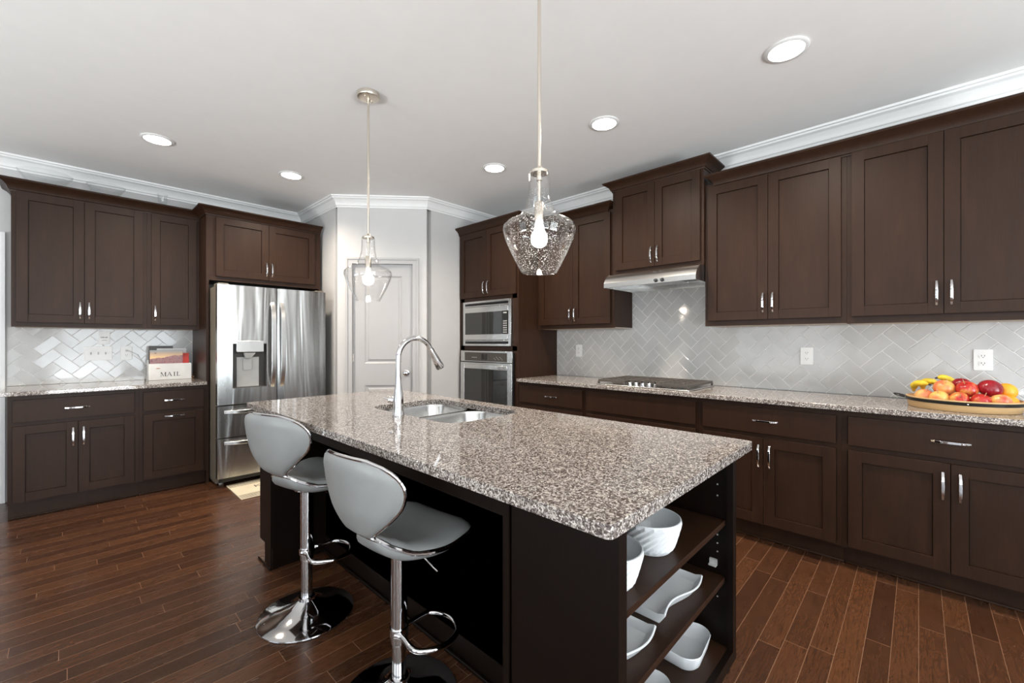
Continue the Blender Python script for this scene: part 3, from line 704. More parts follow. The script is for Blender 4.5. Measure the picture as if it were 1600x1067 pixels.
# ------------------------------------------------------------------ cooktop
t = thing('gas_cooktop', 'stainless gas cooktop with black grates and five front knobs', 'cooktop', (3.28, 1.548, .915))
m = MB(); m.prism(rrect(3.022, 3.545, 1.166, 1.930, .02, 5), lambda a, c, e: (a, c, e), .9155, .925); obj('base', m, 'steel', t, bevel=.003)
for cx, cy, r in ((3.16, 1.79, .045), (3.42, 1.79, .04), (3.16, 1.305, .04), (3.42, 1.305, .045), (3.36, 1.548, .055)):
    m = MB(); m.lathe([(r * 1.2, .925), (r * 1.2, .929), (r * .95, .931), (r * .95, .940), (r * .8, .944), (0, .945)], (cx, cy, 0), 24); obj('burner', m, 'iron', t)
def grate(y0, y1, x0, x1, nx, ny):
    m = MB(); z0, z1 = .946, .960; w = .006
    for x in (x0, x1): m.box(x - w, x + w, y0, y1, z0 - .004, z1)
    for y in (y0, y1): m.box(x0, x1, y - w, y + w, z0 - .004, z1)
    for i in range(1, nx): x = x0 + (x1 - x0) * i / nx; m.box(x - .004, x + .004, y0, y1, z0, z1)
    for i in range(1, ny): y = y0 + (y1 - y0) * i / ny; m.box(x0, x1, y - .004, y + .004, z0, z1)
    for x in (x0, x1):
        for y in (y0, y1): m.box(x - .007, x + .007, y - .007, y + .007, .9252, z0)
    return obj('grate', m, 'iron', t, bevel=.001)
grate(1.690, 1.915, 3.045, 3.53, 6, 3); grate(1.434, 1.674, 3.155, 3.53, 5, 3); grate(1.184, 1.418, 3.045, 3.53, 6, 3)
for y in (1.655, 1.602, 1.548, 1.494, 1.441):
    m = MB(); m.lathe([(.019, .925), (.019, .929), (.016, .931), (.0145, .948), (.012, .951), (0, .951)], (3.088, y, 0), 20)
    m.box(3.074, 3.102, y - .004, y + .004, .949, .962); obj('knob', m, 'chrome', t)

# ------------------------------------------------------------------ island
IX0, IX1, IY0, IY1 = .82, 1.628, .465, 2.80
t = thing('kitchen_island', 'dark wood kitchen island with open shelves at the near end', 'kitchen island', (1.2, 1.6, 0))
m = MB()
# near-end bookcase shell (open towards the camera end)
m.box(IX0, IX0 + .02, IY0 + .02, .806, .10, .884); m.box(IX1 - .02, IX1, IY0 + .02, .806, .10, .884)
m.box(IX0, IX1, .786, .806, .0, .884); m.box(IX0 + .02, IX1 - .02, IY0 + .02, .786, .865, .884)
# face frame of the shelf end
m.box(IX0 - .002, IX0 + .033, IY0, IY0 + .02, .155, .884); m.box(IX1 - .033, IX1 + .002, IY0, IY0 + .02, .155, .884)
m.box(IX0 + .033, IX1 - .033, IY0, IY0 + .02, .862, .884); m.box(IX0 + .033, IX1 - .033, IY0, IY0 + .02, .155, .195)
m.box(IX0 + .01, IX1 - .01, IY0 + .06, .786, .0, .155)
# side panel edge strip at the seating side
m.box(IX0 - .006, IX0 + .02, .790, .812, .02, .884)
# base cabinet run behind
m.box(1.085, IX1, .806, IY1, .10, .66); m.box(1.085, 1.105, .806, IY1, 0, .884); m.box(IX1 - .02, IX1, .806, IY1, .66, .884); m.box(1.105, IX1 - .07, .806, IY1, 0, .10); m.box(1.105, IX1 - .02, IY1 - .02, IY1, .66, .884)
obj('body', m, 'shaded_wood', t, smooth=False)
m = MB(); m.box(.786, 1.0845, 2.594, 2.80, .118, .884); m.box(.792, 1.0845, 2.598, 2.735, 0, .118); m.box(.780, .786, 2.594, 2.612, .0, .884); obj('end_pier', m, 'shaded_wood', t, smooth=False)
m = MB(); m.box(IX0, IX0 + .02, .8125, 2.593, .795, .884); obj('apron', m, 'shaded_wood', t, bevel=.0015, smooth=False)
m = MB(); m.box(1.071, 1.0845, .8125, 2.593, 0, .014); m.box(.774, .7795, 2.592, 2.80, 0, .014); obj('shoe_moulding', m, 'shaded_wood', t, bevel=.003)
for z in (.640, .440, .195):
    m = MB(); m.box(IX0 + .0205, IX1 - .0205, IY0 + (.028 if z > .2 else .0205), .7855, z - .019, z)
    obj('shelf', m, 'wood', t, bevel=.0015, smooth=False)
m = MB(); m.box(IX1 - .030, IX1 - .0206, .52, .545, .47, .492); m.box(IX1 - .040, IX1 - .030, .52, .545, .47, .475); obj('shelf_clip', m, 'ltgrey', t)
m = MB()
for z in (.36, .52, .55, .58, .72, .76): m.lathe([(.0028, 0), (.0028, .0015)], (IX1 - .0206, .52, z), 10, Matrix(((0, 0, -1), (0, 1, 0), (1, 0, 0))).to_4x4(), True, True)
obj('peg_holes', m, 'ltgrey', t)
for y0, y1 in ((.83, 1.42), (1.42, 1.80), (1.80, 2.18), (2.18, 2.78)):
    fr = lambda u, d, v: (IX1 + d, u, v); dd_ = shaker(t, fr, y0 + .01, y1 - .01, .13, .67, mt='shaded_wood'); pull(dd_, fr, y1 - .05, .49, .62, True)
# island worktop with the sink cut out
cut = rrect(1.135, 1.592, 1.445, 2.170, .09, 8)
m = slab(rrect(.722, 1.692, .427, 2.835, .018, 4), .885, .915, [cut])
tag(obj('island_countertop', m, 'granite', bevel=.003, sharp=30), 'large speckled granite island worktop with the sink set in', 'countertop')
# sink
t = thing('kitchen_sink', 'stainless double-bowl undermount sink set in the island', 'sink', (1.37, 1.81, .7))
def bowl(y0, y1, x0, x1, r):
    m = MB(); lp = lambda i, z, rr: [(p[0], p[1], z) for p in rrect(x0 + i, x1 - i, y0 + i, y1 - i, rr, 8)]
    m.loft([lp(-.006, .8845, r + .006), lp(0, .8845, r), lp(.004, .87, r), lp(.012, .72, r), lp(.03, .70, r * .8), lp(.05, .695, r * .6), lp(.055, .693, r * .6), lp(.03, .690, r * .8), lp(.008, .70, r), lp(-.002, .87, r), lp(-.006, .8805, r + .006), lp(-.006, .8845, r + .006)], False, False)
    m.bm.verts.ensure_lookup_table()
    m.prism(rrect(x0 + .05, x1 - .05, y0 + .05, y1 - .05, r * .6, 8), lambda a, c, e: (a, c, e), .6932, .6948)
    bo = obj('basin', m, 'sink', t, sharp=50)
    m = MB(); c = ((x0 + x1) / 2, (y0 + y1) / 2, 0); m.lathe([(.045, .6950), (.045, .697), (.03, .698), (.026, .6955), (0, .6955)], c, 24); obj('drain', m, 'chrome', bo)
bowl(1.838, 2.168, 1.180, 1.596, .085); bowl(1.447, 1.806, 1.128, 1.590, .10)
m = MB(); m.box(1.15, 1.59, 1.8125, 1.8315, .868, .874); obj('divider', m, 'sink', t, bevel=.003)
# faucet
FXY = (1.098, 1.803)
t = thing('kitchen_faucet', 'tall chrome gooseneck pull-down faucet at the island sink', 'faucet', (FXY[0], FXY[1], .915))
m = MB(); m.lathe([(.0, .9155), (.029, .9155), (.029, .920), (.0265, .930), (.0245, .955), (.0245, .985), (.0215, 1.02), (.0165, 1.05), (.0135, 1.08), (.0135, 1.10), (0, 1.10)], (FXY[0], FXY[1], 0), 28)
obj('body', m, 'chrome', t)
m = MB(); pts = []; rr = .098; zt = 1.188
for i in range(5): pts.append((FXY[0], FXY[1], 1.09 + (zt - 1.09) * i / 5))
for i in range(19):
    a = PI - R(152) * i / 18; pts.append((FXY[0] + rr + rr * math.cos(a), FXY[1], zt + rr * math.sin(a)))
m.tube(pts, .0125, 16); obj('neck', m, 'chrome', t)
e = Vector(pts[-1]); dr_ = (Vector(pts[-1]) - Vector(pts[-2])).normalized()
m = MB(); P = [e + dr_ * s for s in (0, .004, .02, .07, .112, .120)]; m.tube(P, [.0135, .0145, .0152, .0195, .0225, .0205], 20); obj('spray_head', m, 'chrome', t)
m = MB(); lv = Vector((-.60, .80, .12)).normalized(); p0 = Vector((FXY[0], FXY[1], .985))
m.tube([p0 + lv * .012, p0 + lv * .034, p0 + lv * .036, p0 + lv * .046, p0 + lv * .048], [.0165, .0175, .0165, .0165, .012], 20)
m.tube([p0 + lv * .047, p0 + lv * .075 + Vector((0, 0, .006))], .0038, 8); obj('lever', m, 'chrome', t)

# ------------------------------------------------------------------ bar stools
def shell(name, rows, ncol, fn, mat, parent, thick, trim_r):
    """padded shell: fn(s,w)->centre point, normal from differences; rows in s"""
    m = MB(); G = [[fn(i / rows, -1 + 2 * j / ncol) for j in range(ncol + 1)] for i in range(rows + 1)]
    def nrm(i, j):
        a = G[min(i + 1, rows)][j] - G[max(i - 1, 0)][j]; c = G[i][min(j + 1, ncol)] - G[i][max(j - 1, 0)]
        n = a.cross(c); return n.normalized() if n.length > 1e-9 else Vector((0, 0, 1))
    def th(i, j):
        s = i / rows; w = abs(-1 + 2 * j / ncol); es = min(s, 1 - s) * 2
        return thick * (0.22 + 0.78 * (min(1, (1 - w) * 3.2) ** .5) * (min(1, es * 3.5) ** .5))
    F = [[m.bm.verts.new(G[i][j] + nrm(i, j) * th(i, j)) for j in range(ncol + 1)] for i in range(rows + 1)]
    B = [[m.bm.verts.new(G[i][j] - nrm(i, j) * th(i, j)) for j in range(ncol + 1)] for i in range(rows + 1)]
    for i in range(rows):
        for j in range(ncol):
            m.face([F[i][j], F[i + 1][j], F[i + 1][j + 1], F[i][j + 1]]); m.face([B[i][j], B[i][j + 1], B[i + 1][j + 1], B[i + 1][j]])
    ring = [(0, j) for j in range(ncol + 1)] + [(i, ncol) for i in range(1, rows + 1)] + [(rows, j) for j in range(ncol - 1, -1, -1)] + [(i, 0) for i in range(rows - 1, 0, -1)]
    for k in range(len(ring)):
        p, q = ring[k], ring[(k + 1) % len(ring)]; m.face([F[p[0]][p[1]], F[q[0]][q[1]], B[q[0]][q[1]], B[p[0]][p[1]]])
    o = obj(name, m, mat, parent, local=True, sharp=60)
    tr = MB(); tr.tube([G[i][j] for i, j in ring], trim_r, 8, closed=True)
    obj('chrome_trim', tr, 'chrome', o, local=True); return o
HB = [(0, .028), (.08, .062), (.2, .108), (.35, .156), (.5, .193), (.65, .212), (.78, .211), (.88, .193), (.95, .162), (1, .105)]
HS = [(0, .04), (.07, .085), (.18, .130), (.32, .168), (.48, .195), (.64, .207), (.8, .204), (.9, .186), (.96, .160), (1, .115)]
PB_ = [(0, -.132), (.15, -.162), (.35, -.184), (.6, -.198), (.8, -.207), (1, -.218)]
PS_ = [(0, .050), (.1, .018), (.25, -.010), (.5, -.014), (.75, .004), (.9, .010), (1, -.004)]
def make_stool(label, loc, rz, SH, foot_rot, lever_rot):
    t = thing('bar_stool', label, 'bar stool', loc, rz, group='bar stools at the island')
    def back(s, w):
        hw = smooth_table(HB, s); y = w * hw
        return Vector((smooth_table(PB_, s) + 1.35 * y * y, y, SH + .048 + .282 * s - .25 * y * y))
    def seat(s, w):
        hw = smooth_table(HS, s); y = w * hw
        return Vector((-.135 + .345 * s, y, SH + smooth_table(PS_, s) + .62 * y * y * (1 - .8 * s)))
    shell('backrest', 22, 20, back, 'leather', t, .019, .0062)
    shell('seat', 22, 20, seat, 'leather', t, .030, .0078)
    m = MB(); m.lathe([(.0, SH - .054), (.045, SH - .054), (.055, SH - .048), (.055, SH - .03), (0, SH - .03)], (0, 0, 0), 24); obj('swivel_plate', m, 'chrome', t, local=True)
    m = MB(); m.lathe([(0, SH - .06), (.0285, SH - .06), (.0285, SH - .375), (.026, SH - .378), (0, SH - .378)], (0, 0, 0), 28); obj('sleeve', m, 'chrome', t, local=True)
    m = MB(); m.lathe([(0, SH - .3), (.0245, SH - .3), (.0245, .055), (0, .055)], (0, 0, 0), 28); obj('column', m, 'chrome', t, local=True)
    m = MB(); m.lathe([(0, .0), (.203, .0), (.206, .004), (.205, .008), (.19, .014), (.15, .022), (.11, .032), (.075, .046), (.05, .060), (.036, .070), (.034, .082), (.026, .084), (0, .084)], (0, 0, 0), 64); obj('base', m, 'chrome', t, local=True)
    # footrest loop
    m = MB(); fz = SH - .335; c, s = math.cos(foot_rot), math.sin(foot_rot); pts = []
    raw = [(.026, -.075), (.08, -.098), (.13, -.098), (.178, -.070), (.205, -.020), (.205, .020), (.178, .070), (.13, .098), (.08, .098), (.026, .075)]
    raw = [(-.005, -.030)] + [(x, y * (.55 if x < .03 else 1)) for x, y in raw] + [(-.005, .030)]
    P = []
    for i in range(len(raw) - 1):
        for k in range(5):
            q = i + k / 5; P.append((smooth_table([(a, r_[0]) for a, r_ in enumerate(raw)], q), smooth_table([(a, r_[1]) for a, r_ in enumerate(raw)], q)))
    m.tube([(x * c - y * s, x * s + y * c, fz) for x, y in P], .0095, 10)
    m.lathe([(.0335, fz - .014), (.0335, fz + .014), (.0288, fz + .0142), (.0288, fz - .0142), (.0335, fz - .014)], (0, 0, 0), 28)
    obj('footrest', m, 'chrome', t, local=True)
    m = MB(); c, s = math.cos(lever_rot - rz), math.sin(lever_rot - rz)
    m.tube([(.05 * c, .05 * s, SH - .055), (.085 * c, .085 * s, SH - .065), (.125 * c, .125 * s, SH - .105), (.14 * c, .14 * s, SH - .118)], .0042, 8); obj('lift_lever', m, 'chrome', t, local=True)
    return t
make_stool('grey leatherette bar stool farther from the camera, nearer the refrigerator', (.776, 2.068, 0), R(16), .632, R(-68), R(25))
make_stool('grey leatherette bar stool nearest the camera, set lower at the island', (.818, 1.338, 0), R(6), .578, R(-54), R(-52))

# ------------------------------------------------------------------ pendants and downlights
SHP = [(.066, 0), (.070, .006), (.084, .032), (.106, .075), (.126, .120), (.1375, .158), (.1345, .176), (.120, .190), (.096, .201), (.076, .212), (.062, .230), (.048, .262), (.0405, .295), (.038, .335), (.038, .372), (.035, .380)]
def make_pendant(label, x, y, z0, gm):
    t = thing('pendant_light', label, 'pendant light', (x, y, z0), group='pendant lights over the island')
    m = MB(); pr = SHP + [(r - .0028, z) for r, z in reversed(SHP)]; pr.append(pr[0]); m.lathe(pr, (x, y, z0), 56); obj('glass_shade', m, gm, t, sharp=60)
    m = MB(); m.lathe([(0, .372), (.0335, .372), (.0335, .382), (.026, .387), (.012, .392), (.0085, .40), (0, .40)], (x, y, z0), 28); obj('shade_cap', m, 'nickel', t)
    m = MB(); m.lathe([(0, .262), (.0055, .262), (.0055, .345), (.010, .347), (.010, .372), (0, .372)], (x, y, z0), 16); obj('inner_stem', m, 'nickel', t)
    m = MB(); m.lathe([(0, .200), (.0175, .200), (.0175, .262), (.015, .266), (0, .267)], (x, y, z0), 24); s_ = obj('socket', m, 'nickel', t)
    m = MB(); m.lathe([(.0, .201), (.014, .201), (.016, .185), (.021, .163), (.0245, .152), (.0245, .150), (0, .150)], (x, y, z0), 24); b_ = obj('bulb_base', m, 'plastic', s_)
    m = MB(); m.lathe([(.0245, .151), (.0295, .140), (.031, .128), (.029, .114), (.022, .103), (.012, .0975), (0, .096)], (x, y, z0), 24, None, True, False); obj('bulb', m, 'bulb', s_)
    zc = ZC - z0
    m = MB(); m.lathe([(0, .40), (.0062, .40), (.0062, zc - .025), (0, zc - .025)], (x, y, z0), 14); obj('rod', m, 'nickel', t)
    m = MB(); m.lathe([(0, zc - .045), (.010, zc - .045), (.010, zc - .028), (.05, zc - .027), (.062, zc - .024), (.064, zc - .020), (.064, zc - .0005), (0, zc - .0005)], (x, y, z0), 40); c_ = obj('ceiling_canopy', m, 'nickel', t)
    for a in (0.5, 0.5 + PI):
        m = MB(); m.lathe([(0, zc - .034), (.005, zc - .034), (.005, zc - .0265), (0, zc - .0265)], (x + .035 * math.cos(a), y + .035 * math.sin(a), z0), 10); obj('screw', m, 'nickel', c_)
make_pendant('clear glass pendant farther from the camera, in front of the pantry door', 1.240, 2.368, 1.510, 'shade2')
make_pendant('clear seeded glass pendant nearest the camera, with its rod leaving the frame', 1.228, 1.032, 1.528, 'shade')
def downlight(label, x, y, power=104):
    t = thing('recessed_light', label, 'ceiling light', (x, y, ZC), group='recessed ceiling lights')
    m = MB(); m.lathe([(.082, -.001), (.098, -.001), (.099, -.005), (.092, -.009), (.080, -.0095), (.076, -.004), (.074, .0), (.082, -.001)], (x, y, ZC), 40); obj('trim_ring', m, 'trim', t)
    m = MB(); m.lathe([(.0775, -.0042), (.0765, -.0055), (.04, -.0062), (0, -.0065), ], (x, y, ZC), 40); obj('lens', m, 'lens', t)
    d = bpy.data.lights.new('lamp', 'SPOT'); d.energy = power; d.color = (1.0, 0.87, 0.72); d.spot_size = R(150); d.spot_blend = 1.0; d.shadow_soft_size = .07
    o = bpy.data.objects.new('lamp', d); COL.objects.link(o); o.parent = t; o.location = (0, 0, -.02)
for x, y, lb in ((.457, 4.009, 'round recessed ceiling light above the left wall cabinets'), (1.373, 4.016, 'round recessed ceiling light in front of the fridge cabinet'),
                 (2.506, 2.60, 'round recessed ceiling light in front of the oven tower, leftmost of the range row'), (2.507, 1.535, 'round recessed ceiling light in front of the hood cabinet'),
                 (2.510, .483, 'large-looking recessed ceiling light nearest the camera, at upper right')):
    downlight(lb, x, y)

# ------------------------------------------------------------------ wall plates
def outlet(label, fr, u, v, grp='wall outlets'):
    t = thing('wall_outlet', label, 'wall outlet', fr(u, .0075, v), group=grp)
    m = MB(); m.prism(rrect(u - .038, u + .038, v - .061, v + .061, .006, 3), lambda a, c, e: fr(a, e, c), .0085, .0135); obj('plate', m, 'plastic', t, bevel=.0015)
    for dz in (-.021, .021):
        m = MB(); m.prism(rrect(u - .0165, u + .0165, v + dz - .0135, v + dz + .0135, .011, 5), lambda a, c, e: fr(a, e, c), .0134, .0155); s_ = obj('socket', m, 'plastic', t)
        m = MB()
        for q in (-.006, .006): m.fbox(fr, u + q - .0012, u + q + .0012, v + dz - .001, v + dz + .007, .0150, .0158)
        m.prism(rrect(u - .0022, u + .0022, v + dz - .009, v + dz - .0045, .002, 4), lambda a, c, e: fr(a, e, c), .0150, .0158); obj('slots', m, 'slot', s_)
f = FR(XR)
outlet('white outlet plate on the backsplash beside the oven tower, left of the cooktop', f, 2.505, 1.176)
outlet('white outlet plate midway along the backsplash, right of the cooktop', f, .571, 1.168)
outlet('white outlet plate on the backsplash just above the fruit tray', f, -.265, 1.165)
f = FL(YL)
outlet('white outlet plate left of the mail holder with a grey cable plugged in', f, .376, 1.166)
t = thing('light_switch', 'wide white triple switch plate on the left backsplash', 'light switch', f(.19, .0075, 1.165))
m = MB(); m.prism(rrect(.103, .281, 1.104, 1.228, .006, 3), lambda a, c, e: f(a, e, c), .0085, .0135); obj('plate', m, 'plastic', t, bevel=.0015)
for u in (.146, .192, .238):
    m = MB(); m.fbox(f, u - .005, u + .005, 1.154, 1.178, .0134, .0145); m.loft([[f(u - .004, .0144, 1.160), f(u + .004, .0144, 1.160), f(u + .004, .0144, 1.172), f(u - .004, .0144, 1.172)], [f(u - .003, .023, 1.170), f(u + .003, .023, 1.170), f(u + .003, .023, 1.176), f(u - .003, .023, 1.176)]]); obj('toggle', m, 'ltgrey', t)
t = thing('wall_notice_plate', 'small white plate with dark lettering above the triple switch', 'wall plate', f(.23, .0075, 1.30))
m = MB(); m.prism(rrect(.193, .267, 1.246, 1.358, .003, 3), lambda a, c, e: f(a, e, c), .0085, .0125); obj('plate', m, 'plastic', t, bevel=.001)
m = MB(); u = .208
for w in (.004, .003, .004, .005, .003, .004, .003, .004, .004):
    m.fbox(f, u, u + w * .8, 1.302, 1.302 + .006 + .003 * (w > .0035), .0124, .0129); u += w + .0012
m.fbox(f, .214, .247, 1.279, 1.2815, .0124, .0129); obj('lettering', m, 'ink', t)

# ------------------------------------------------------------------ mail holder and papers
t = thing('mail_holder', 'white wooden mail holder lettered MAIL on the left worktop', 'mail holder', (.665, 5.10, .915))
m = MB(); x0, x1 = .512, .828
m.box(x0, x1, 5.045, 5.055, .9155, 1.066); m.box(x0, x1, 5.150, 5.160, .9155, 1.10); m.box(x0, x0 + .01, 5.055, 5.150, .9155, 1.05); m.box(x1 - .01, x1, 5.055, 5.150, .9155, 1.05); m.box(x0 + .01, x1 - .01, 5.055, 5.150, .9155, .925)
obj('holder_box', m, 'paper', t, bevel=.002)
m = MB(); fm = FL(5.045)
def stroke(poly): m.prism(poly, lambda a, c, e: fm(a, e, c), .0, .0012)
def rect(a, c, e, g): stroke([(a, e), (c, e), (c, g), (a, g)])
bz, tz = .948, .986; hgt = tz - bz
def serif(x, z, w=.008): rect(x - w, x + w, z, z + .0022)
u = .600   # M
rect(u, u + .0022, bz, tz); rect(u + .030, u + .0362, bz, tz); stroke([(u, tz), (u + .0065, tz), (u + .019, bz), (u + .0155, bz)]); stroke([(u + .030, tz), (u + .032, tz), (u + .0185, bz), (u + .0165, bz)])
serif(u + .001, bz, .006); serif(u + .033, bz, .007); serif(u, tz - .0022, .004); serif(u + .034, tz - .0022, .006)
u = .645   # A
stroke([(u, bz), (u + .0022, bz), (u + .0175, tz - .003), (u + .0155, tz)]); stroke([(u + .0145, tz), (u + .0185, tz), (u + .034, bz), (u + .0275, bz)]); rect(u + .007, u + .025, bz + .012, bz + .0142); serif(u + .001, bz, .005); serif(u + .031, bz, .0065)
u = .695; rect(u, u + .006, bz, tz); serif(u + .003, bz, .0075); serif(u + .003, tz - .0022, .0075)
u = .717; rect(u, u + .006, bz, tz); serif(u + .003, tz - .0022, .0075); rect(u - .005, u + .024, bz, bz + .0024); stroke([(u + .0215, bz), (u + .024, bz), (u + .0245, bz + .011)])
obj('lettering', m, 'ink', t)
m = MB(); m.prism([(.560, 1.020), (.575, 1.026), (.590, 1.025), (.598, 1.020), (.580, 1.018)], lambda a, c, e: fm(a, e, c), 0, .0012); obj('leaf_print', m, plain('rust_print', srgb(188, 120, 84), 0.6), t)
def sheet(name, label, cat, mat, x0, x1, z1, y, th=.003, lean=.02):
    m = MB(); z0 = .9255
    m.loft([[(x0, y, z0), (x1, y, z0), (x1, y + th, z0), (x0, y + th, z0)], [(x0, y + lean, z1), (x1, y + lean, z1), (x1, y + lean + th, z1), (x0, y + lean + th, z1)]])
    return tag(obj(name, m, mat, smooth=False), label, cat, 'papers in the mail holder')
def picture_mat():
    t = NT('printed_landscape'); s = t.n('ShaderNodeSeparateXYZ'); c = t.n('ShaderNodeTexCoord'); t.l(c.outputs['Object'], s.inputs[0])
    z = s.outputs[2]; n = t.noise(c.outputs['Object'], 90, 3); n2 = t.noise(c.outputs['Object'], 14, 2)
    sky = t.ramp(t.math('DIVIDE', t.math('SUBTRACT', z, 1.12), .09), [(0.0, srgb(236, 196, 140)), (.35, srgb(226, 188, 150)), (1, srgb(112, 158, 184))])
    town = t.ramp(n, [(.3, srgb(88, 60, 70)), (.5, srgb(170, 116, 110)), (.62, srgb(120, 100, 120)), (.75, srgb(214, 150, 110))])
    hill = t.math('LESS_THAN', z, t.math('MULTIPLY_ADD', n2, .05, t.math('MULTIPLY_ADD', s.outputs[0], .14, 1.012)))
    col = t.mix(hill, sky, town); t.l(col, t.b.inputs['Base Color']); t.set(Roughness=.35); return t.m
sheet('magazine', 'dark-covered magazine standing at the back of the mail holder', 'magazine', 'dkgrey', .524, .700, 1.228, 5.118, .006)
sheet('paper_sheet', 'tall white sheet behind the picture in the mail holder', 'paper', 'paper', .580, .800, 1.205, 5.108)
sheet('red_card', 'red card at the right end of the mail holder', 'card', 'red', .745, .815, 1.160, 5.080, .003, .012)
o = sheet('picture_calendar', 'picture calendar with a sunset coastal town in the mail holder', 'calendar', picture_mat(), .524, .765, 1.190, 5.066, .004, .012)
m = MB(); m.prism([(.558, 1.166), (.566, 1.163), (.574, 1.167), (.568, 1.160), (.562, 1.159)], lambda a, c, e: (a, 5.0655 + (c - .9255) / (1.19 - .9255) * .012 - e, c), 0, .0008); obj('bird_print', m, 'ink', o)
m = MB(); P = [(.376, YL - .016, 1.187), (.376, YL - .03, 1.187), (.40, YL - .045, 1.180), (.45, YL - .05, 1.150), (.49, YL - .045, 1.08), (.502, YL - .05, 1.0), (.503, YL - .06, .93), (.508, YL - .05, .919), (.56, YL - .03, .918)]
m.tube(P, .0022, 8); m.fbox(FL(YL), .368, .384, 1.180, 1.194, .0162, .03)
tag(obj('charging_cable', m, 'ltgrey'), 'grey charging cable from the outlet down behind the mail holder', 'cable')
m = MB(); P = []
for i in range(120):
    a = i * .42; P.append((.845 + .0115 * math.cos(a) * (1 + .3 * math.sin(i * .3)) - .002, 5.11 + .055 * math.sin(a * 1.0) * (.6 + .4 * math.cos(i * .21)), .9185 + .003 * (1 + math.sin(i * .37)) + i * .00012))
m.tube(P, .0018, 6); P = [(.846, 5.13, .925), (.846, 5.15, .97), (.842, 5.165, 1.03), (.84, 5.18, .96), (.842, 5.19, .92)]; m.tube(P, .0018, 6)
tag(obj('coiled_cord', m, 'cord'), 'loose coil of tan cord at the right end of the mail holder', 'cord')

# ------------------------------------------------------------------ glassware on the left cabinets
def scalloped(c, prof, nsc, amp, n=72):
    m = MB(); m.lathe(prof, c, n, fn=lambda r, a, z: r * (1 + amp * abs(math.sin(a * nsc / 2)) * min(1, r / .08))); return m
t0 = scalloped((-.115, 5.03, 2.4305), [(0, .0), (.05, .0), (.055, .006), (.075, .03), (.10, .09), (.125, .140), (.148, .172), (.146, .175), (.12, .146), (.095, .095), (.07, .036), (.05, .012), (0, .01)], 12, .07)
tag(obj('glass_bowl', t0, 'pressed'), 'large scalloped pressed-glass bowl on top of the left cabinet', 'glass bowl', 'glassware on the cabinets')
t0 = scalloped((.235, 5.03, 2.4305), [(0, 0), (.045, 0), (.05, .02), (.075, .08), (.105, .135), (.122, .165), (.119, .167), (.10, .140), (.07, .086), (.045, .028), (0, .012)], 8, .05)
tag(obj('glass_dish', t0, 'pressed'), 'shallow flared clear glass dish on the cabinet top, middle of three', 'glass dish', 'glassware on the cabinets')
t0 = scalloped((.61, 5.03, 2.4305), [(0, 0), (.04, 0), (.04, .006), (.012, .014), (.010, .07), (.018, .09), (.032, .12), (.036, .195), (.0335, .196), (.030, .125), (.014, .10), (0, .095)], 16, .05)
tag(obj('glass_goblet', t0, 'pressed'), 'small cut-glass goblet on the cabinet top nearest the fridge', 'glass goblet', 'glassware on the cabinets')

# ------------------------------------------------------------------ dishes on the island shelves
def textured_bowl(name, label, c):
    m = MB(); NR, NZ = 22, 9; prof = []
    outer = [(.062 + (.090 - .062) * (k / NZ) ** .8, .004 + .090 * k / NZ) for k in range(NZ + 1)]
    loops = []
    def ring(r, z, k=None):
        lp = []
        for i in range(NR * 2):
            a = 2 * PI * i / (NR * 2); rr = r
            if k is not None and 0 < k < NZ and ((i + k) % 2 == 0): rr = r + .0042
            lp.append((c[0] + rr * math.cos(a), c[1] + rr * math.sin(a), c[2] + z))
        return lp
    loops.append(ring(.056, .0003)); loops.append(ring(.060, .001))
    for k, (r, z) in enumerate(outer): loops.append(ring(r, z, k))
    loops += [ring(.0895, .0965), ring(.0865, .097), ring(.084, .092), ring(.076, .05), ring(.062, .018), ring(.04, .010), ring(.01, .009)]
    m.loft(loops); return tag(obj(name, m, 'ceramic', smooth=False), label, 'bowl', 'textured white bowls on the top island shelf')
textured_bowl('ceramic_bowl', 'white faceted bowl on the island top shelf, nearer the stools and partly hidden', (.980, .590, .6402))
textured_bowl('ceramic_bowl', 'white faceted bowl on the island top shelf, nearer the range side', (1.235, .595, .6402))
def wavy(label, x0, x1, yf, yb, z):
    m = MB(); n = 24; loops = []
    for i in range(n + 1):
        s = i / n; x = x0 + (x1 - x0) * s; wv = .012 * math.sin(s * 2 * PI); e = 1 - abs(2 * s - 1) ** 10
        zz = z + .030 + .004 * math.sin(s * 2 * PI); yy = yf + wv
        loops.append([(x, yy + .020, z), (x, yy, zz), (x, yy + .005, zz + .003), (x, yy + .026, z + .007 + (.020 * (1 - e))), (x, yb - .02, z + .007 + (.020 * (1 - e))), (x, yb - .005, zz + .003), (x, yb, zz), (x, yb - .016, z)])
    m.loft(loops); return tag(obj('serving_tray', m, 'ceramic', bevel=.0015, sharp=45), label, 'serving tray', 'wavy trays on the middle island shelf')
wavy('long white wavy serving tray on the middle island shelf, nearer the stools', .855, 1.145, .532, .665, .4402)
wavy('long white wavy serving tray on the middle island shelf, nearer the range side', 1.205, 1.50, .532, .665, .4402)
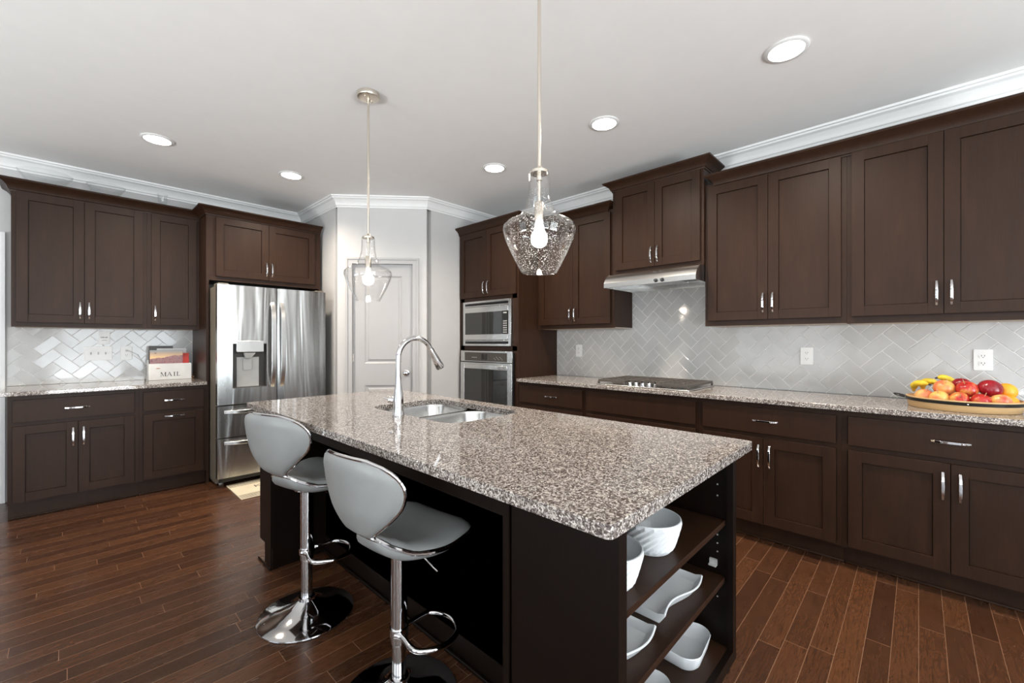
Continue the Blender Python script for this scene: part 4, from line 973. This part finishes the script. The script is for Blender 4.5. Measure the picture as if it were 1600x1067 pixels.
def platter(label, cx, cy, z, rz):
    m = MB(); pts = []
    corners = [(-.105, -.085, .05), (.105, -.085, .05), (.085, .135, .05), (-.085, .135, .05)]
    base = []
    for (x, y, r), a0 in zip(corners, (180, 270, 0, 90)):
        sx = -1 if x < 0 else 1; sy = -1 if y < 0 else 1
        for k in range(7):
            a = R(a0 + 90 * k / 6); base.append((x - sx * r + r * math.cos(a), y - sy * r + r * math.sin(a)))
    c, s = math.cos(rz), math.sin(rz)
    def ring(k, zz): return [(cx + (x * k) * c - (y * k) * s, cy + (x * k) * s + (y * k) * c, z + zz) for x, y in base]
    m.loft([ring(.80, 0), ring(.9, .012), ring(1.0, .05), ring(.985, .053), ring(.95, .048), ring(.84, .014), ring(.78, .008)])
    return tag(obj('baking_dish', m, 'ceramic', sharp=45), label, 'dish', 'white dishes on the bottom island shelf')
platter('white deep dish with rounded corners on the bottom island shelf, nearer the range side', 1.475, .600, .1955, R(6))
platter('white deep dish on the bottom island shelf, only its rim corner showing', 1.165, .610, .1955, R(3))

# ------------------------------------------------------------------ fruit tray
TC = (3.275, -.165)
t = thing('fruit_tray', 'oval bamboo serving tray with black metal band on the right worktop', 'tray', (TC[0], TC[1], .915))
def ell(a, b_, z, n=56): return [(TC[0] + a * math.cos(2 * PI * k / n), TC[1] + b_ * math.sin(2 * PI * k / n), z) for k in range(n)]
m = MB(); m.loft([ell(.190, .205, .9155), ell(.193, .208, .918), ell(.203, .218, .972), ell(.197, .212, .974), ell(.188, .203, .930), ell(.18, .195, .927)]); obj('bowl', m, 'bamboo', t, sharp=50)
m = MB(); m.loft([ell(.2015, .2165, .951), ell(.2045, .2195, .951), ell(.2075, .2225, .967), ell(.2045, .2195, .967), ell(.2015, .2165, .951)], False, False); bnd = obj('metal_band', m, 'black', t)
m = MB(); m.sphere((TC[0] - .2065, TC[1] - .01, .959), .0045, 10, 6); obj('rivet', m, 'chrome', bnd)
for sg in (1, -1):
    m = MB(); P = []
    for i in range(13):
        a = PI * i / 12; P.append((TC[0] - .035 * math.cos(a), TC[1] + sg * (.221 + .045 * math.sin(a)), .962 + .012 * math.sin(a)))
    m.tube(P, .005, 8); obj('handle', m, 'black', t)
def fruit_mat(name, c0, c1, c2, sc=9, rough=.22):
    t = NT(name); n = t.noise(t.coord(scale=(1, 1, .6)), sc, 3, .55, .4)
    t.l(t.ramp(n, [(.32, c0), (.5, c1), (.66, c2)]), t.b.inputs['Base Color']); t.set(Roughness=rough, Specular_IOR_Level=.5); return t.m
A_red = fruit_mat('red_yellow_apple', srgb(150, 18, 26), srgb(186, 52, 44), srgb(226, 180, 90), 12)
A_pink = fruit_mat('pink_apple', srgb(196, 70, 56), srgb(216, 132, 92), srgb(230, 190, 110), 12)
A_dark = fruit_mat('dark_red_apple', srgb(108, 12, 26), srgb(140, 18, 32), srgb(170, 40, 46), 10)
A_yel = fruit_mat('yellow_pink_apple', srgb(216, 112, 76), srgb(226, 176, 96), srgb(230, 196, 110), 12)
O_or = fruit_mat('orange_peel', srgb(240, 140, 20), srgb(246, 158, 34), srgb(250, 172, 50), 30, .4)
B_y = fruit_mat('banana_peel', srgb(226, 190, 40), srgb(236, 204, 56), srgb(196, 176, 50), 14, .42)
APR = [(0, .018), (.12, .055), (.3, .10), (.5, .02), (.7, -.02)]
def apple(label, mat, x, y, z, r, tilt=(0, 0), grp='apples in the fruit tray', name='apple', cat='apple', squash=.92):
    prof = []
    for i in range(17):
        a = PI * i / 16; rr = math.sin(a) * (1 + .06 * math.cos(a)); zz = -math.cos(a)
        if name == 'apple':
            if i >= 13: zz -= .17 * ((i - 12) / 4) ** 2 * 1.3
            if i <= 2: zz += .10 * ((3 - i) / 3) ** 2
        prof.append((rr * r, zz * r * squash))
    rot = Matrix.Rotation(tilt[0], 3, 'X') @ Matrix.Rotation(tilt[1], 3, 'Y'); m = MB(); m.lathe(prof, (x, y, z), 28, rot.to_4x4(), True, True)
    o = tag(obj(name, m, mat, sharp=70), label, cat, grp)
    if name == 'apple':
        m = MB(); p = [Vector((x, y, z)) + rot @ Vector((0.002 * k * k, 0, r * squash * (.70 + .16 * k))) for k in range(4)]; m.tube(p, .0016, 6); obj('stem', m, 'cord', o)
    return o
apple('pink blushed apple at the left end of the fruit tray', A_pink, 3.205, -.022, .976, .040, (.3, -.5))
apple('pale yellow apple in the front row of the tray, second from left', A_yel, 3.166, -.078, .974, .041, (-.2, -.4))
apple('yellow and red apple behind the front row, next to the bananas', A_yel, 3.225, -.098, 1.024, .044, (.2, -.6))
apple('deep red apple in the front row with its stem end facing out', A_red, 3.150, -.150, .974, .039, (.1, -1.2))
apple('red and yellow apple on top at the middle of the tray', A_red, 3.215, -.180, 1.024, .044, (-.3, -.5))
apple('red and gold apple in the front row right of centre', A_red, 3.150, -.226, .974, .038, (.4, -.3))
apple('pink apple at the right of the front row beside the oranges', A_pink, 3.182, -.292, .975, .039, (-.2, .3))
apple('dark red apple at the back, peeking over the middle of the pile', A_dark, 3.295, -.165, 1.040, .040, (0, .2))
apple('large dark red fruit on top at the right of the pile', A_dark, 3.225, -.262, 1.034, .047, (.4, -.7), 'dark fruit', 'mango', 'fruit', .84)
apple('orange resting on top at the right end of the tray', O_or, 3.268, -.318, 1.020, .041, (0, 0), 'oranges in the fruit tray', 'orange', 'orange', .97)
apple('orange at the front right of the tray, below the other', O_or, 3.240, -.326, .967, .035, (0, 0), 'oranges in the fruit tray', 'orange', 'orange', .97)
def banana(label, p0, p1, p2, r=.017):
    m = MB(); P = []; rs = []
    for i in range(15):
        s = i / 14; a = Vector(p0) * (1 - s) ** 2 + Vector(p1) * 2 * s * (1 - s) + Vector(p2) * s * s; P.append(a)
        rs.append(r * min(1, .35 + 2.6 * s, .30 + 4.5 * (1 - s)))
    m.tube(P, rs, 7); o = tag(obj('banana', m, B_y, sharp=75), label, 'banana', 'bananas in the fruit tray')
    m = MB(); m.tube([P[-1] - (P[-1] - P[-2]) * .1, P[-1] + (P[-1] - P[-2]).normalized() * .010], [.0055, .004], 6); obj('tip', m, 'ink', o)
banana('banana at the left end of the fruit, lowest in the bunch', (3.33, .020, .99), (3.28, .03, 1.055), (3.245, -.040, 1.036))
banana('banana in the middle of the bunch behind the yellow apple', (3.40, -.02, .99), (3.33, .0, 1.07), (3.265, -.075, 1.045))
banana('topmost banana of the bunch, rising at the back of the tray', (3.36, -.165, 1.0), (3.365, -.125, 1.085), (3.345, -.075, 1.068))

# ------------------------------------------------------------------ floor mat
t = thing('floor_mat', 'cream kitchen mat with black stripes on the floor before the fridge', 'mat', (1.1, 4.16, 0))
m = MB(); m.box(.965, 1.75, 3.915, 4.385, .0005, .009); obj('mat_body', m, 'mat', t, bevel=.003)
m = MB()
for k in range(5):
    for yy in (3.930 + k * .021, 4.370 - k * .021): m.box(.97, 1.745, yy - .0035, yy + .0035, .0088, .0096)
obj('stripes', m, 'ink', t)
m = MB()
m.loft([[(1.135, 4.16, .0088), (1.143, 4.16, .0088), (1.143, 4.225, .0088), (1.135, 4.225, .0088)], [(1.135, 4.16, .0096), (1.143, 4.16, .0096), (1.143, 4.225, .0096), (1.135, 4.225, .0096)]])
for q in (1, -1):
    y0 = 4.193; m.loft([[(1.143, y0, z), (1.149, y0, z), (1.185, y0 + q * .032, z), (1.176, y0 + q * .032, z)] for z in (.0088, .0096)])
obj('lettering', m, 'ink', t)
